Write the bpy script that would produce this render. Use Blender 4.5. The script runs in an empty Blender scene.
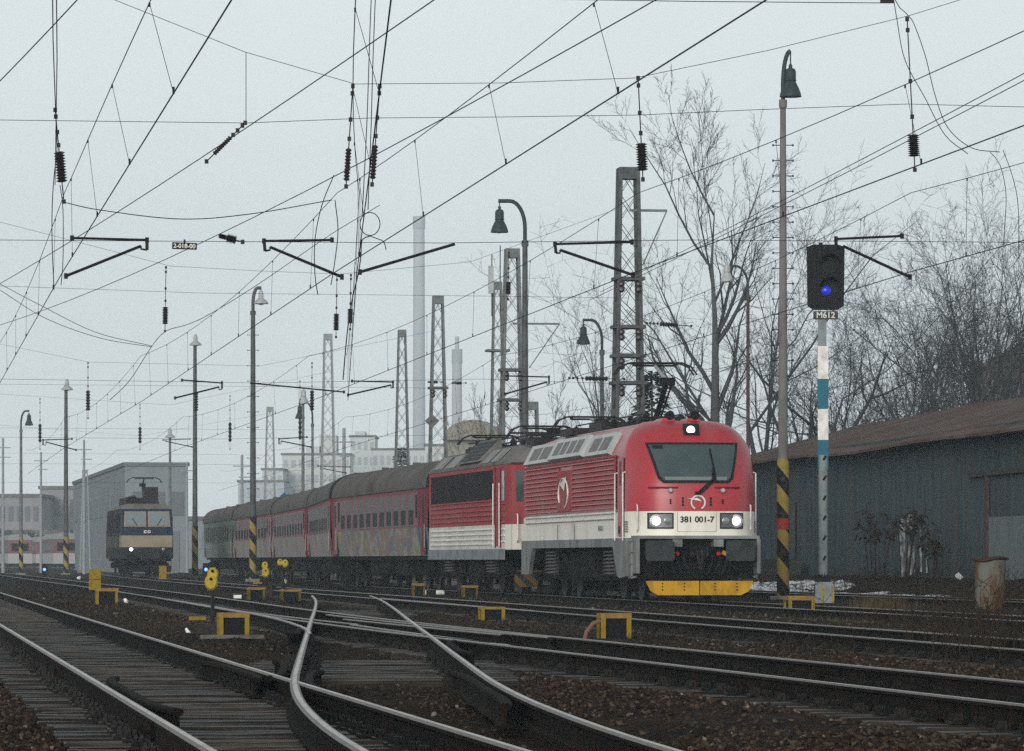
import bpy, math, random
import numpy as np
from mathutils import Vector, Matrix, noise as mnoise

S = bpy.context.scene
COL = S.collection
random.seed(7)
NPR = np.random.default_rng(7)

# ------------------------------------------------------------------ camera
F, H, HY = 4576.0, 0.92, 560.0          # focal length in pixels, eye height over the rail heads, horizon row
K = 0.1355                              # every main track runs to the left by this much per metre of depth
cam = bpy.data.cameras.new('camera')
cam.sensor_width = 36.0
cam.lens = 36.0 * F / 1024.0
cam.shift_y = (HY - 375.5) / 1024.0
cam.clip_start, cam.clip_end = 1.0, 6000.0
cam_o = bpy.data.objects.new('camera', cam)
cam_o.location = (0, 0, H)
cam_o.rotation_euler = (math.radians(90), 0, 0)
COL.objects.link(cam_o)
S.camera = cam_o

# ------------------------------------------------------------------ sky and sun
SUN_EL, SUN_AZ = math.radians(15), math.radians(196)     # low behind the camera, a little to its left
W = bpy.data.worlds.new('World')
S.world = W
W.use_nodes = True
nt = W.node_tree
nt.nodes.clear()
wo = nt.nodes.new('ShaderNodeOutputWorld')
sky = nt.nodes.new('ShaderNodeTexSky')
sky.sky_type = 'NISHITA'
sky.sun_disc = False
sky.sun_elevation = SUN_EL
sky.sun_rotation = SUN_AZ
sky.air_density, sky.dust_density = 1.0, 4.0
b1 = nt.nodes.new('ShaderNodeBackground')
b1.inputs['Strength'].default_value = 0.06
nt.links.new(sky.outputs[0], b1.inputs['Color'])
# the closed cloud layer: grey, a little uneven, brighter on the side of the hidden sun
tc = nt.nodes.new('ShaderNodeTexCoord')
sunv = nt.nodes.new('ShaderNodeVectorMath'); sunv.operation = 'DOT_PRODUCT'
sunv.inputs[1].default_value = (math.sin(SUN_AZ) * math.cos(SUN_EL), math.cos(SUN_AZ) * math.cos(SUN_EL), math.sin(SUN_EL))
nt.links.new(tc.outputs['Generated'], sunv.inputs[0])
rng = nt.nodes.new('ShaderNodeMapRange')
rng.inputs['From Min'].default_value, rng.inputs['From Max'].default_value = -1, 1
rng.inputs['To Min'].default_value, rng.inputs['To Max'].default_value = 0.97, 1.03
nt.links.new(sunv.outputs['Value'], rng.inputs['Value'])
nz = nt.nodes.new('ShaderNodeTexNoise')
nz.inputs['Scale'].default_value, nz.inputs['Detail'].default_value = 6.0, 5.0
nt.links.new(tc.outputs['Generated'], nz.inputs['Vector'])
nr = nt.nodes.new('ShaderNodeMapRange')
nr.inputs['To Min'].default_value, nr.inputs['To Max'].default_value = 0.90, 1.09
nt.links.new(nz.outputs['Fac'], nr.inputs['Value'])
mu = nt.nodes.new('ShaderNodeMath'); mu.operation = 'MULTIPLY'
nt.links.new(rng.outputs[0], mu.inputs[0]); nt.links.new(nr.outputs[0], mu.inputs[1])
b2 = nt.nodes.new('ShaderNodeBackground')
b2.inputs['Color'].default_value = (0.895, 0.955, 0.968, 1)
CLOUD = nt.nodes.new('ShaderNodeMath'); CLOUD.operation = 'MULTIPLY'; CLOUD.inputs[1].default_value = 0.525
sz = nt.nodes.new('ShaderNodeSeparateXYZ'); nt.links.new(tc.outputs['Generated'], sz.inputs[0])
zr = nt.nodes.new('ShaderNodeMapRange'); zr.interpolation_type = 'SMOOTHSTEP'
zr.inputs['From Min'].default_value, zr.inputs['From Max'].default_value = 0.14, 0.75
zr.inputs['To Min'].default_value, zr.inputs['To Max'].default_value = 1.0, 0.30      # overhead sky dimmed so the ground and roofs stay dark
nt.links.new(sz.outputs['Z'], zr.inputs['Value'])
m2 = nt.nodes.new('ShaderNodeMath'); m2.operation = 'MULTIPLY'
nt.links.new(mu.outputs[0], m2.inputs[0]); nt.links.new(zr.outputs[0], m2.inputs[1])
nt.links.new(m2.outputs[0], CLOUD.inputs[0]); nt.links.new(CLOUD.outputs[0], b2.inputs['Strength'])
mx = nt.nodes.new('ShaderNodeMixShader'); mx.inputs[0].default_value = 0.9
nt.links.new(b1.outputs[0], mx.inputs[1]); nt.links.new(b2.outputs[0], mx.inputs[2])
nt.links.new(mx.outputs[0], wo.inputs['Surface'])

sl = bpy.data.lights.new('sun', 'SUN')
sl.energy, sl.angle, sl.color = 1.2, math.radians(32), (1.0, 0.965, 0.92)
so = bpy.data.objects.new('sun', sl)
sd = Vector((math.sin(SUN_AZ) * math.cos(SUN_EL), math.cos(SUN_AZ) * math.cos(SUN_EL), math.sin(SUN_EL)))
so.rotation_euler = sd.to_track_quat('Z', 'Y').to_euler()
COL.objects.link(so)

S.view_settings.view_transform = 'Standard'
S.view_settings.look = 'None'
S.view_settings.gamma = 1.0
S.view_settings.exposure = 1.0
S.cycles.use_denoising = False
S.cycles.use_adaptive_sampling = False
S.cycles.max_bounces = 6
S.cycles.volume_bounces = 1
S.cycles.transparent_max_bounces = 8

# ------------------------------------------------------------------ helpers
def P(x, y, d):
    'the point that stands at depth d behind pixel (x, y)'
    return Vector(((x - 512) / F * d, d, H + (HY - y) / F * d))

def G(x, y, z=-0.2):
    'ground point under pixel (x, y)'
    return P(x, y, (H - z) * F / (y - HY))

def tagp(o, label=None, cat=None, group=None, kind=None):
    if label: o['label'] = label
    if cat: o['category'] = cat
    if group: o['group'] = group
    if kind: o['kind'] = kind
    return o

def thing(name, label, cat, loc=(0, 0, 0), rz=0.0, group=None):
    o = bpy.data.objects.new(name, None)
    o.empty_display_size = 0.3
    o.location = loc
    o.rotation_euler = (0, 0, rz)
    COL.objects.link(o)
    return tagp(o, label, cat, group)

def copy_tree(o, parent=None):
    c = o.copy()
    COL.objects.link(c)
    if parent is not None: c.parent = parent
    for ch in list(o.children):
        copy_tree(ch, c)
    return c

class MB:
    'collects shapes and links them as one mesh object'
    def __init__(s): s.v, s.f, s.m, s.mi = [], [], [], 0
    def use(s, i): s.mi = i; return s
    def add(s, vs, fs):
        n = len(s.v)
        s.v.extend([tuple(p) for p in vs])
        s.f.extend([tuple(i + n for i in f) for f in fs])
        s.m.extend([s.mi] * len(fs))
        return s
    def box(s, c, d, rz=0.0, ry=0.0, rx=0.0):
        hx, hy, hz = d[0] / 2, d[1] / 2, d[2] / 2
        pts = [Vector((x, y, z)) for x in (-hx, hx) for y in (-hy, hy) for z in (-hz, hz)]
        if rz or ry or rx:
            R = Matrix.Rotation(rz, 3, 'Z') @ Matrix.Rotation(ry, 3, 'Y') @ Matrix.Rotation(rx, 3, 'X')
            pts = [R @ p for p in pts]
        c = Vector(c)
        return s.add([p + c for p in pts], [(0, 1, 3, 2), (4, 6, 7, 5), (0, 4, 5, 1), (2, 3, 7, 6), (0, 2, 6, 4), (1, 5, 7, 3)])
    def bx(s, x0, x1, y0, y1, z0, z1):
        return s.box(((x0 + x1) / 2, (y0 + y1) / 2, (z0 + z1) / 2), (abs(x1 - x0), abs(y1 - y0), abs(z1 - z0)))
    def tube(s, pts, r, n=8, cap=True, ph=0.0):
        pts = [Vector(p) for p in pts]
        if not isinstance(r, (list, tuple)): r = [r] * len(pts)
        vs, fs = [], []
        up0 = Vector((0, 0, 1))
        prev = None
        for i, p in enumerate(pts):
            t = (pts[min(i + 1, len(pts) - 1)] - pts[max(i - 1, 0)])
            if t.length < 1e-9: t = Vector((0, 0, 1))
            t.normalize()
            if prev is None:
                a = up0 if abs(t.z) < 0.9 else Vector((1, 0, 0))
                u = t.cross(a).normalized()
            else:
                u = (prev - t * prev.dot(t))
                u = u.normalized() if u.length > 1e-6 else t.orthogonal().normalized()
            prev = u
            w = t.cross(u)
            for k in range(n):
                an = 2 * math.pi * k / n + ph
                vs.append(p + (u * math.cos(an) + w * math.sin(an)) * r[i])
        for i in range(len(pts) - 1):
            for k in range(n):
                a, b = i * n + k, i * n + (k + 1) % n
                fs.append((a, b, b + n, a + n))
        if cap:
            fs.append(tuple(range(n - 1, -1, -1)))
            fs.append(tuple(range((len(pts) - 1) * n, len(pts) * n)))
        return s.add(vs, fs)
    def bar(s, p, q, w, t=None, up=(0, 0, 1)):
        'rectangular bar from p to q'
        p, q = Vector(p), Vector(q)
        t = w if t is None else t
        d = (q - p).normalized()
        a = Vector(up)
        if abs(d.dot(a)) > 0.95: a = Vector((1, 0, 0))
        u = d.cross(a).normalized() * (w / 2)
        v = u.cross(d).normalized() * (t / 2)
        vs = [e + i * u + j * v for e in (p, q) for i, j in ((-1, -1), (1, -1), (1, 1), (-1, 1))]
        return s.add(vs, [(0, 1, 2, 3), (7, 6, 5, 4), (0, 4, 5, 1), (1, 5, 6, 2), (2, 6, 7, 3), (3, 7, 4, 0)])
    def lathe(s, prof, c=(0, 0, 0), n=16, axis='Z'):
        vs, fs = [], []
        c = Vector(c)
        for r, z in prof:
            for k in range(n):
                a = 2 * math.pi * k / n
                x, y = r * math.cos(a), r * math.sin(a)
                p = (x, y, z) if axis == 'Z' else ((z, x, y) if axis == 'X' else (x, z, y))
                vs.append(c + Vector(p))
        for i in range(len(prof) - 1):
            for k in range(n):
                a, b = i * n + k, i * n + (k + 1) % n
                fs.append((a, b, b + n, a + n))
        fs.append(tuple(range(n - 1, -1, -1)))
        fs.append(tuple(range((len(prof) - 1) * n, len(prof) * n)))
        return s.add(vs, fs)
    def prism(s, poly, a0, a1, plane='XZ'):
        'polygon in a plane pushed along the third axis from a0 to a1'
        def pt(u, v, w):
            return (u, w, v) if plane == 'XZ' else ((w, u, v) if plane == 'YZ' else (u, v, w))
        n = len(poly)
        vs = [pt(u, v, a0) for u, v in poly] + [pt(u, v, a1) for u, v in poly]
        fs = [tuple(range(n - 1, -1, -1)), tuple(range(n, 2 * n))]
        fs += [(i, (i + 1) % n, (i + 1) % n + n, i + n) for i in range(n)]
        return s.add(vs, fs)
    def grid(s, fn, nu, nv):
        vs = [fn(i / nu, j / nv) for j in range(nv + 1) for i in range(nu + 1)]
        w = nu + 1
        return s.add(vs, [(j * w + i, j * w + i + 1, (j + 1) * w + i + 1, (j + 1) * w + i) for j in range(nv) for i in range(nu)])
    def mesh(s, name, mats, smooth=None, fix=True):
        me = bpy.data.meshes.new(name)
        me.from_pydata(s.v, [], s.f)
        if not isinstance(mats, (list, tuple)): mats = [mats]
        for m in mats: me.materials.append(m)
        me.polygons.foreach_set('material_index', s.m)
        if fix and len(s.v) < 60000:
            import bmesh
            bm = bmesh.new(); bm.from_mesh(me)
            bmesh.ops.recalc_face_normals(bm, faces=bm.faces)
            bm.to_mesh(me); bm.free()
        if smooth is not None:
            me.polygons.foreach_set('use_smooth', [True] * len(me.polygons))
            if smooth < 179:
                me.set_sharp_from_angle(angle=math.radians(smooth))
        me.update()
        return me
    def build(s, name, mats, parent=None, smooth=None, label=None, fix=True):
        o = bpy.data.objects.new(name, s.mesh(name, mats, smooth, fix))
        COL.objects.link(o)
        if parent is not None: o.parent = parent
        if label: o['label'] = label
        return o

def text_part(body, size, mat, parent, loc, rot, name='lettering', extrude=0.003, sx=1.0):
    cu = bpy.data.curves.new('text', 'FONT')
    cu.body, cu.size, cu.extrude = body, size, extrude
    cu.offset = size * .02
    cu.align_x, cu.align_y = 'CENTER', 'CENTER'
    t = bpy.data.objects.new('text', cu)
    COL.objects.link(t)
    dg = bpy.context.evaluated_depsgraph_get()
    me = bpy.data.meshes.new_from_object(t.evaluated_get(dg))
    bpy.data.objects.remove(t); bpy.data.curves.remove(cu)
    me.materials.clear(); me.materials.append(mat)
    o = bpy.data.objects.new(name, me)
    COL.objects.link(o)
    o.location, o.rotation_euler, o.scale = loc, rot, (sx, 1, 1)
    if parent is not None: o.parent = parent
    return o

# ------------------------------------------------------------------ materials
MATS = {}
def mat(name, col, rough=0.7, metal=0.0, c2=None, scale=2.0, lo=0.45, hi=0.7, bump=0.0, bscale=20.0, stretch=None, emit=None, spec=None, detail=5.0, c3=None, scale3=0.6):
    if name in MATS: return MATS[name]
    m = bpy.data.materials.new(name)
    m.use_nodes = True
    n, l = m.node_tree.nodes, m.node_tree.links
    b = n['Principled BSDF']
    b.inputs['Roughness'].default_value = rough
    b.inputs['Metallic'].default_value = metal
    if spec is None and rough >= 0.5 and metal < .5: spec = 0.10 if rough < .7 else 0.04
    if spec is not None: b.inputs['Specular IOR Level'].default_value = spec
    b.inputs['Base Color'].default_value = (*col, 1)
    co = n.new('ShaderNodeTexCoord')
    src = co.outputs['Object']
    if stretch:
        mp = n.new('ShaderNodeMapping'); mp.inputs['Scale'].default_value = stretch
        l.new(src, mp.inputs[0]); src = mp.outputs[0]
    if c2:
        t = n.new('ShaderNodeTexNoise')
        t.inputs['Scale'].default_value, t.inputs['Detail'].default_value = scale, detail
        t.inputs['Roughness'].default_value = 0.65
        l.new(src, t.inputs['Vector'])
        r = n.new('ShaderNodeMapRange')
        r.inputs['From Min'].default_value, r.inputs['From Max'].default_value = lo, hi
        l.new(t.outputs['Fac'], r.inputs['Value'])
        x = n.new('ShaderNodeMix'); x.data_type = 'RGBA'
        x.inputs['A'].default_value, x.inputs['B'].default_value = (*col, 1), (*c2, 1)
        l.new(r.outputs[0], x.inputs['Factor'])
        out = x.outputs['Result']
        if c3:
            t3 = n.new('ShaderNodeTexNoise')
            t3.inputs['Scale'].default_value, t3.inputs['Detail'].default_value = scale3, 3
            l.new(src, t3.inputs['Vector'])
            r3 = n.new('ShaderNodeMapRange')
            r3.inputs['From Min'].default_value, r3.inputs['From Max'].default_value = 0.5, 0.68
            l.new(t3.outputs['Fac'], r3.inputs['Value'])
            x3 = n.new('ShaderNodeMix'); x3.data_type = 'RGBA'
            l.new(out, x3.inputs['A']); x3.inputs['B'].default_value = (*c3, 1)
            l.new(r3.outputs[0], x3.inputs['Factor'])
            out = x3.outputs['Result']
        l.new(out, b.inputs['Base Color'])
    if bump:
        tb = n.new('ShaderNodeTexNoise')
        tb.inputs['Scale'].default_value, tb.inputs['Detail'].default_value = bscale, 6
        l.new(src, tb.inputs['Vector'])
        bp = n.new('ShaderNodeBump'); bp.inputs['Strength'].default_value = bump; bp.inputs['Distance'].default_value = 0.03
        l.new(tb.outputs['Fac'], bp.inputs['Height'])
        l.new(bp.outputs[0], b.inputs['Normal'])
    if emit:
        b.inputs['Emission Color'].default_value = (*emit[:3], 1)
        b.inputs['Emission Strength'].default_value = emit[3]
    MATS[name] = m
    return m

def stripe_mat(name, colA, colB, period, k, z0=0.0):
    'helical warning stripes around a post'
    m = bpy.data.materials.new(name)
    m.use_nodes = True
    n, l = m.node_tree.nodes, m.node_tree.links
    b = n['Principled BSDF']; b.inputs['Roughness'].default_value = 0.75; b.inputs['Specular IOR Level'].default_value = 0.08
    co = n.new('ShaderNodeTexCoord'); sp = n.new('ShaderNodeSeparateXYZ')
    l.new(co.outputs['Object'], sp.inputs[0])
    a = n.new('ShaderNodeMath'); a.operation = 'MULTIPLY_ADD'
    l.new(sp.outputs['X'], a.inputs[0]); a.inputs[1].default_value = k; l.new(sp.outputs['Z'], a.inputs[2])
    d = n.new('ShaderNodeMath'); d.operation = 'MULTIPLY_ADD'
    l.new(a.outputs[0], d.inputs[0]); d.inputs[1].default_value = 1 / period; d.inputs[2].default_value = z0
    fr = n.new('ShaderNodeMath'); fr.operation = 'FRACT'; l.new(d.outputs[0], fr.inputs[0])
    g = n.new('ShaderNodeMath'); g.operation = 'GREATER_THAN'; l.new(fr.outputs[0], g.inputs[0]); g.inputs[1].default_value = 0.5
    t = n.new('ShaderNodeTexNoise'); t.inputs['Scale'].default_value = 9; t.inputs['Detail'].default_value = 5
    l.new(co.outputs['Object'], t.inputs['Vector'])
    r = n.new('ShaderNodeMapRange'); r.inputs['From Min'].default_value, r.inputs['From Max'].default_value = 0.5, 0.8
    r.inputs['To Max'].default_value = 0.6
    l.new(t.outputs['Fac'], r.inputs['Value'])
    x = n.new('ShaderNodeMix'); x.data_type = 'RGBA'
    x.inputs['A'].default_value, x.inputs['B'].default_value = (*colA, 1), (*colB, 1)
    l.new(g.outputs[0], x.inputs['Factor'])
    y = n.new('ShaderNodeMix'); y.data_type = 'RGBA'
    l.new(r.outputs[0], y.inputs['Factor']); l.new(x.outputs['Result'], y.inputs['A']); y.inputs['B'].default_value = (0.10, 0.09, 0.07, 1)
    l.new(y.outputs['Result'], b.inputs['Base Color'])
    return m

M_RAILTOP = mat('polished_rail', (0.42, 0.38, 0.33), 0.36, 0.9, (0.10, 0.075, 0.058), 2.0, 0.44, 0.74, stretch=(1.5, .5, 1))
M_RAILEDGE = mat('worn_rail_edge', (0.11, 0.085, 0.07), 0.5, 0.6, (0.05, 0.036, 0.03), 4.0)
M_RAILSIDE = mat('rusty_rail', (0.006, 0.005, 0.0045), 0.85, 0.0, (0.020, 0.012, 0.008), 3.0)
M_SLEEPER = mat('tarred_wood', (0.008, 0.006, 0.005), 0.5, 0, (0.040, 0.031, 0.024), 3.0, 0.42, 0.7, bump=0.6, bscale=6, stretch=(0.6, 9, 9), spec=.17)
def per_object(m, lo, hi):
    'vary a material a little from one object to the next'
    n, l = m.node_tree.nodes, m.node_tree.links
    b = n['Principled BSDF']
    src = b.inputs['Base Color'].links[0].from_socket
    oi = n.new('ShaderNodeObjectInfo')
    r = n.new('ShaderNodeMapRange'); r.inputs['To Min'].default_value, r.inputs['To Max'].default_value = lo, hi
    l.new(oi.outputs['Random'], r.inputs['Value'])
    x = n.new('ShaderNodeMix'); x.data_type = 'RGBA'; x.blend_type = 'MULTIPLY'; x.inputs['Factor'].default_value = 1
    l.new(src, x.inputs['A']); l.new(r.outputs[0], x.inputs['B'])
    l.new(x.outputs['Result'], b.inputs['Base Color'])
per_object(M_SLEEPER, .5, 2.3)
M_IRON = mat('dark_iron', (0.016, 0.015, 0.016), 0.6, 0.3, (0.04, 0.03, 0.025), 9)
M_SPRING = mat('coil_spring_steel', (0.075, 0.075, 0.075), 0.6, 0.2)
M_CLIP = mat('worn_fastening', (0.010, 0.010, 0.010), 0.55, 0.3, (0.034, 0.030, 0.027), 12)
M_WIRE = mat('overhead_copper', (0.012, 0.013, 0.016), 0.6, 0.2)
M_INSUL = mat('brown_insulator', (0.016, 0.012, 0.012), 0.35)
M_ARM = mat('black_tube', (0.008, 0.008, 0.010), 0.6)
def Gs(x, y):
    'point of the real, uneven ground under a pixel'
    z = -.15
    for _ in range(6):
        c = G(x, y, z); z = .5 * z + .5 * gz(c.x, c.y)
    return c

M_GALV = mat('weathered_galvanised', (0.15, 0.165, 0.17), 0.65, 0.25, (0.075, 0.08, 0.082), 4)
M_GALVF = mat('hazed_far_steel', (0.27, 0.295, 0.305), 0.7, 0, (0.19, 0.205, 0.21), 4)  # lighter copy of the mast steel, haze fade put into its colour
M_GALVD = mat('dark_galvanised', (0.085, 0.095, 0.10), 0.65, 0.25, (0.045, 0.045, 0.045), 4)
M_CONC = mat('concrete', (0.20, 0.19, 0.175), 0.9, 0, (0.10, 0.095, 0.09), 6, bump=0.3)
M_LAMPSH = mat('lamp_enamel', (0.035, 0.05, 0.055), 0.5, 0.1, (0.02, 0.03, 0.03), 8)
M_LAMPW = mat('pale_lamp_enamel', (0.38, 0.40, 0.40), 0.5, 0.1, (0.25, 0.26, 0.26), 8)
M_YEL = mat('yellow_paint', (0.23, 0.155, 0.018), 0.7, 0, (0.085, 0.06, 0.018), 8, 0.5, 0.75)
M_YELD = mat('dark_yellow_paint', (0.11, 0.078, 0.016), 0.75, 0, (0.04, 0.03, 0.014), 8, 0.45, 0.7)  # darker yellow for the posts of the dim boxes
M_YELB = mat('bright_yellow_paint', (0.42, 0.31, 0.035), 0.6, 0, (0.20, 0.15, 0.03), 8, 0.45, 0.75)
M_BLACK = mat('black_paint', (0.005, 0.006, 0.008), 0.6)
M_WHITEP = mat('white_paint', (0.72, 0.72, 0.69), 0.6, 0, (0.42, 0.42, 0.39), 5, 0.42, 0.7)
M_LITTER = mat('white_plastic', (0.75, 0.78, 0.80), 0.5)
M_SNOW = mat('old_snow', (0.74, 0.76, 0.79), 0.8, 0, (0.06, 0.05, 0.04), 2.2, 0.50, 0.58, bump=0.4, bscale=5, stretch=(1.6, .5, 1))
M_CHEV = stripe_mat('warning_stripes', (0.008, 0.008, 0.010), (0.27, 0.195, 0.045), 0.94, 1.25, 0.1)
M_REDB = mat('faded_red_band', (0.30, 0.04, 0.03), 0.7, 0, (0.2, 0.04, 0.035), 9)

# ------------------------------------------------------------------ ground
def smooth(x, a, b):
    t = np.clip((x - a) / (b - a), 0, 1)
    return t * t * (3 - 2 * t)

def catmull(pts, step):
    pts = [np.array(p, float) for p in pts]
    ext = [2 * pts[0] - pts[1]] + pts + [2 * pts[-1] - pts[-2]]
    out = []
    for i in range(1, len(ext) - 2):
        p0, p1, p2, p3 = ext[i - 1:i + 3]
        n = max(2, int(np.linalg.norm(p2 - p1) / step))
        for k in range(n):
            t = k / n
            out.append(0.5 * ((2 * p1) + (p2 - p0) * t + (2 * p0 - 5 * p1 + 4 * p2 - p3) * t * t + (3 * p1 - p0 - 3 * p2 + p3) * t ** 3))
    out.append(pts[-1])
    return np.array(out)

def straight(a, d0, d1, step=6, bend=0.0):
    ds = np.arange(d0, d1 + step, step)
    return np.stack([a - K * ds + bend * np.clip(ds - 150, 0, None) ** 2, ds], 1)

PATHS = {
    'near': straight(2.31, 14, 420),
    'slip': catmull([(6.6, 15), (4.05, 29.2), (2.75, 37), (0.30, 52), (-1.3, 62), (-4.0, 81), (-8.55, 117), (-13.7, 156), (-19.75, 200), (-33.3, 300), (-50, 420)], 2.0),
    'ladder': catmull([(1.0, 14), (0.05, 22), (-0.49, 28), (-0.86, 34), (-1.2, 42), (-1.72, 55), (-2.32, 70), (-3.03, 88), (-3.75, 105), (-4.5, 120)], 1.5),
    'third': straight(12.45, 20, 300, bend=0.00008),
    'train': straight(17.95, 40, 112, 6),
    'far': straight(25.6, 60, 330),
}
PATHS['train'] = np.concatenate([PATHS['train'][:-1], catmull([(17.95 - K * 112, 112), (17.95 - K * 124, 124), (-1.25, 140), (-4.85, 166), (-7.05, 193), (-9.9, 222), (-13.5, 251), (-17.0, 280), (-26, 360)], 4)])

def xc(name, d):
    p = PATHS[name]
    return np.interp(d, p[:, 1], p[:, 0])

def vnoise(x, y, seed):
    'cheap smooth value noise'
    r = np.random.default_rng(seed).random((256, 256))
    xi, yi = np.floor(x).astype(int), np.floor(y).astype(int)
    fx, fy = x - xi, y - yi
    fx, fy = fx * fx * (3 - 2 * fx), fy * fy * (3 - 2 * fy)
    a, b = r[xi & 255, yi & 255], r[(xi + 1) & 255, yi & 255]
    c, d = r[xi & 255, (yi + 1) & 255], r[(xi + 1) & 255, (yi + 1) & 255]
    return (a * (1 - fx) + b * fx) * (1 - fy) + (c * (1 - fx) + d * fx) * fy - 0.5

def track_dist(X, D):
    dm = np.full(X.shape, 99.0)
    for k in PATHS:
        p = PATHS[k]
        ok = (D >= p[0, 1]) & (D <= p[-1, 1])
        dm = np.where(ok, np.minimum(dm, np.abs(X - xc(k, D))), dm)
    return dm

def ground_z(X, D):
    X, D = np.asarray(X, float), np.asarray(D, float)
    a = X + K * D
    dm = track_dist(X, D)
    z = -0.235 + 0.0 * X
    z = z + smooth(dm, 0.95, 1.9) * 0.105
    z = z + 0.05 * vnoise(X * 0.9, D * 0.35, 1) + 0.045 * vnoise(X * 2.7, D * 1.6, 2) + 0.03 * vnoise(X * 9, D * 7, 3)
    z = z - 0.02 * smooth(dm, 0.5, 1.0) * (1 - smooth(dm, 1.0, 1.5))
    z = z + smooth(a, 28.2, 31.5) * 0.50 + smooth(a, 29, 34) * 0.12 * vnoise(X * 1.2, D * 0.5, 5)
    return z

def gz(x, d): return float(ground_z(np.array([x]), np.array([d]))[0])

def make_ground():
    ds = np.concatenate([np.geomspace(12, 130, 420), np.geomspace(131, 2040, 120)])
    us = np.linspace(-1, 1, 321)
    us = np.sign(us) * np.abs(us) ** 1.6
    V = []
    for d in ds:
        wl, wr = 9 + 0.55 * d, 9 + 0.40 * d
        xs = np.where(us < 0, us * wl, us * wr) - 0.02 * d
        z = ground_z(xs, np.full(xs.shape, d))
        if d > 330: z = z * 0 - 0.25
        V.append(np.stack([xs, np.full(xs.shape, d), z], 1))
    nv, nu = len(ds), len(us)
    V = np.concatenate(V)
    i, j = np.meshgrid(np.arange(nu - 1), np.arange(nv - 1))
    q = (j * nu + i).ravel()
    Fc = np.stack([q, q + 1, q + 1 + nu, q + nu], 1)
    me = bpy.data.meshes.new('ground')
    me.from_pydata(V.tolist(), [], Fc.tolist())
    me.polygons.foreach_set('use_smooth', [True] * len(me.polygons))
    m = bpy.data.materials.new('cinder_ground'); m.use_nodes = True
    n, l = m.node_tree.nodes, m.node_tree.links
    b = n['Principled BSDF']; b.inputs['Roughness'].default_value = 0.95; b.inputs['Specular IOR Level'].default_value = 0.04
    co = n.new('ShaderNodeTexCoord')
    def noise(s, det=5, rough=0.6):
        t = n.new('ShaderNodeTexNoise'); t.inputs['Scale'].default_value, t.inputs['Detail'].default_value, t.inputs['Roughness'].default_value = s, det, rough
        l.new(co.outputs['Object'], t.inputs['Vector']); return t
    def mixc(fac, A, B, lo, hi):
        r = n.new('ShaderNodeMapRange'); r.inputs['From Min'].default_value, r.inputs['From Max'].default_value = lo, hi
        l.new(fac, r.inputs['Value'])
        x = n.new('ShaderNodeMix'); x.data_type = 'RGBA'
        l.new(r.outputs[0], x.inputs['Factor'])
        for nm, c in (('A', A), ('B', B)):
            if isinstance(c, tuple): x.inputs[nm].default_value = (*c, 1)
            else: l.new(c, x.inputs[nm])
        return x.outputs['Result']
    c = mixc(noise(0.5).outputs['Fac'], (0.011, 0.008, 0.006), (0.030, 0.019, 0.012), 0.38, 0.65)
    vo = n.new('ShaderNodeTexVoronoi'); vo.inputs['Scale'].default_value = 16
    l.new(co.outputs['Object'], vo.inputs['Vector'])
    sp = n.new('ShaderNodeSeparateColor'); l.new(vo.outputs['Color'], sp.inputs[0])
    c = mixc(sp.outputs[0], c, (0.050, 0.037, 0.027), 0.62, 1.0)
    c = mixc(noise(0.22, 3).outputs['Fac'], c, (0.007, 0.0065, 0.0065), 0.53, 0.66)
    gp = noise(0.09, 6, 0.7)
    c = mixc(gp.outputs['Fac'], c, (0.034, 0.034, 0.013), 0.60, 0.72)
    l.new(c, b.inputs['Base Color'])
    bp = n.new('ShaderNodeBump'); bp.inputs['Strength'].default_value = 0.9; bp.inputs['Distance'].default_value = 0.05
    l.new(vo.outputs['Distance'], bp.inputs['Height']); l.new(bp.outputs[0], b.inputs['Normal'])
    me.materials.append(m)
    o = bpy.data.objects.new('ground', me); COL.objects.link(o)
    tagp(o, 'dark cinder and earth ground of the rail yard', 'ground', kind='structure')
make_ground()

# stones lying on the ballast, one loose mass
def island_mat(name, cols, rough=0.9):
    m = bpy.data.materials.new(name); m.use_nodes = True
    n, l = m.node_tree.nodes, m.node_tree.links
    b = n['Principled BSDF']; b.inputs['Roughness'].default_value = rough; b.inputs['Specular IOR Level'].default_value = 0.06
    g = n.new('ShaderNodeNewGeometry')
    r = n.new('ShaderNodeValToRGB'); r.color_ramp.interpolation = 'LINEAR'
    e = r.color_ramp.elements
    while len(e) < len(cols): e.new(0.5)
    for i, (p, c) in enumerate(cols): e[i].position = p; e[i].color = (*c, 1)
    l.new(g.outputs['Random Per Island'], r.inputs[0])
    l.new(r.outputs[0], b.inputs['Base Color'])
    return m

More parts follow.
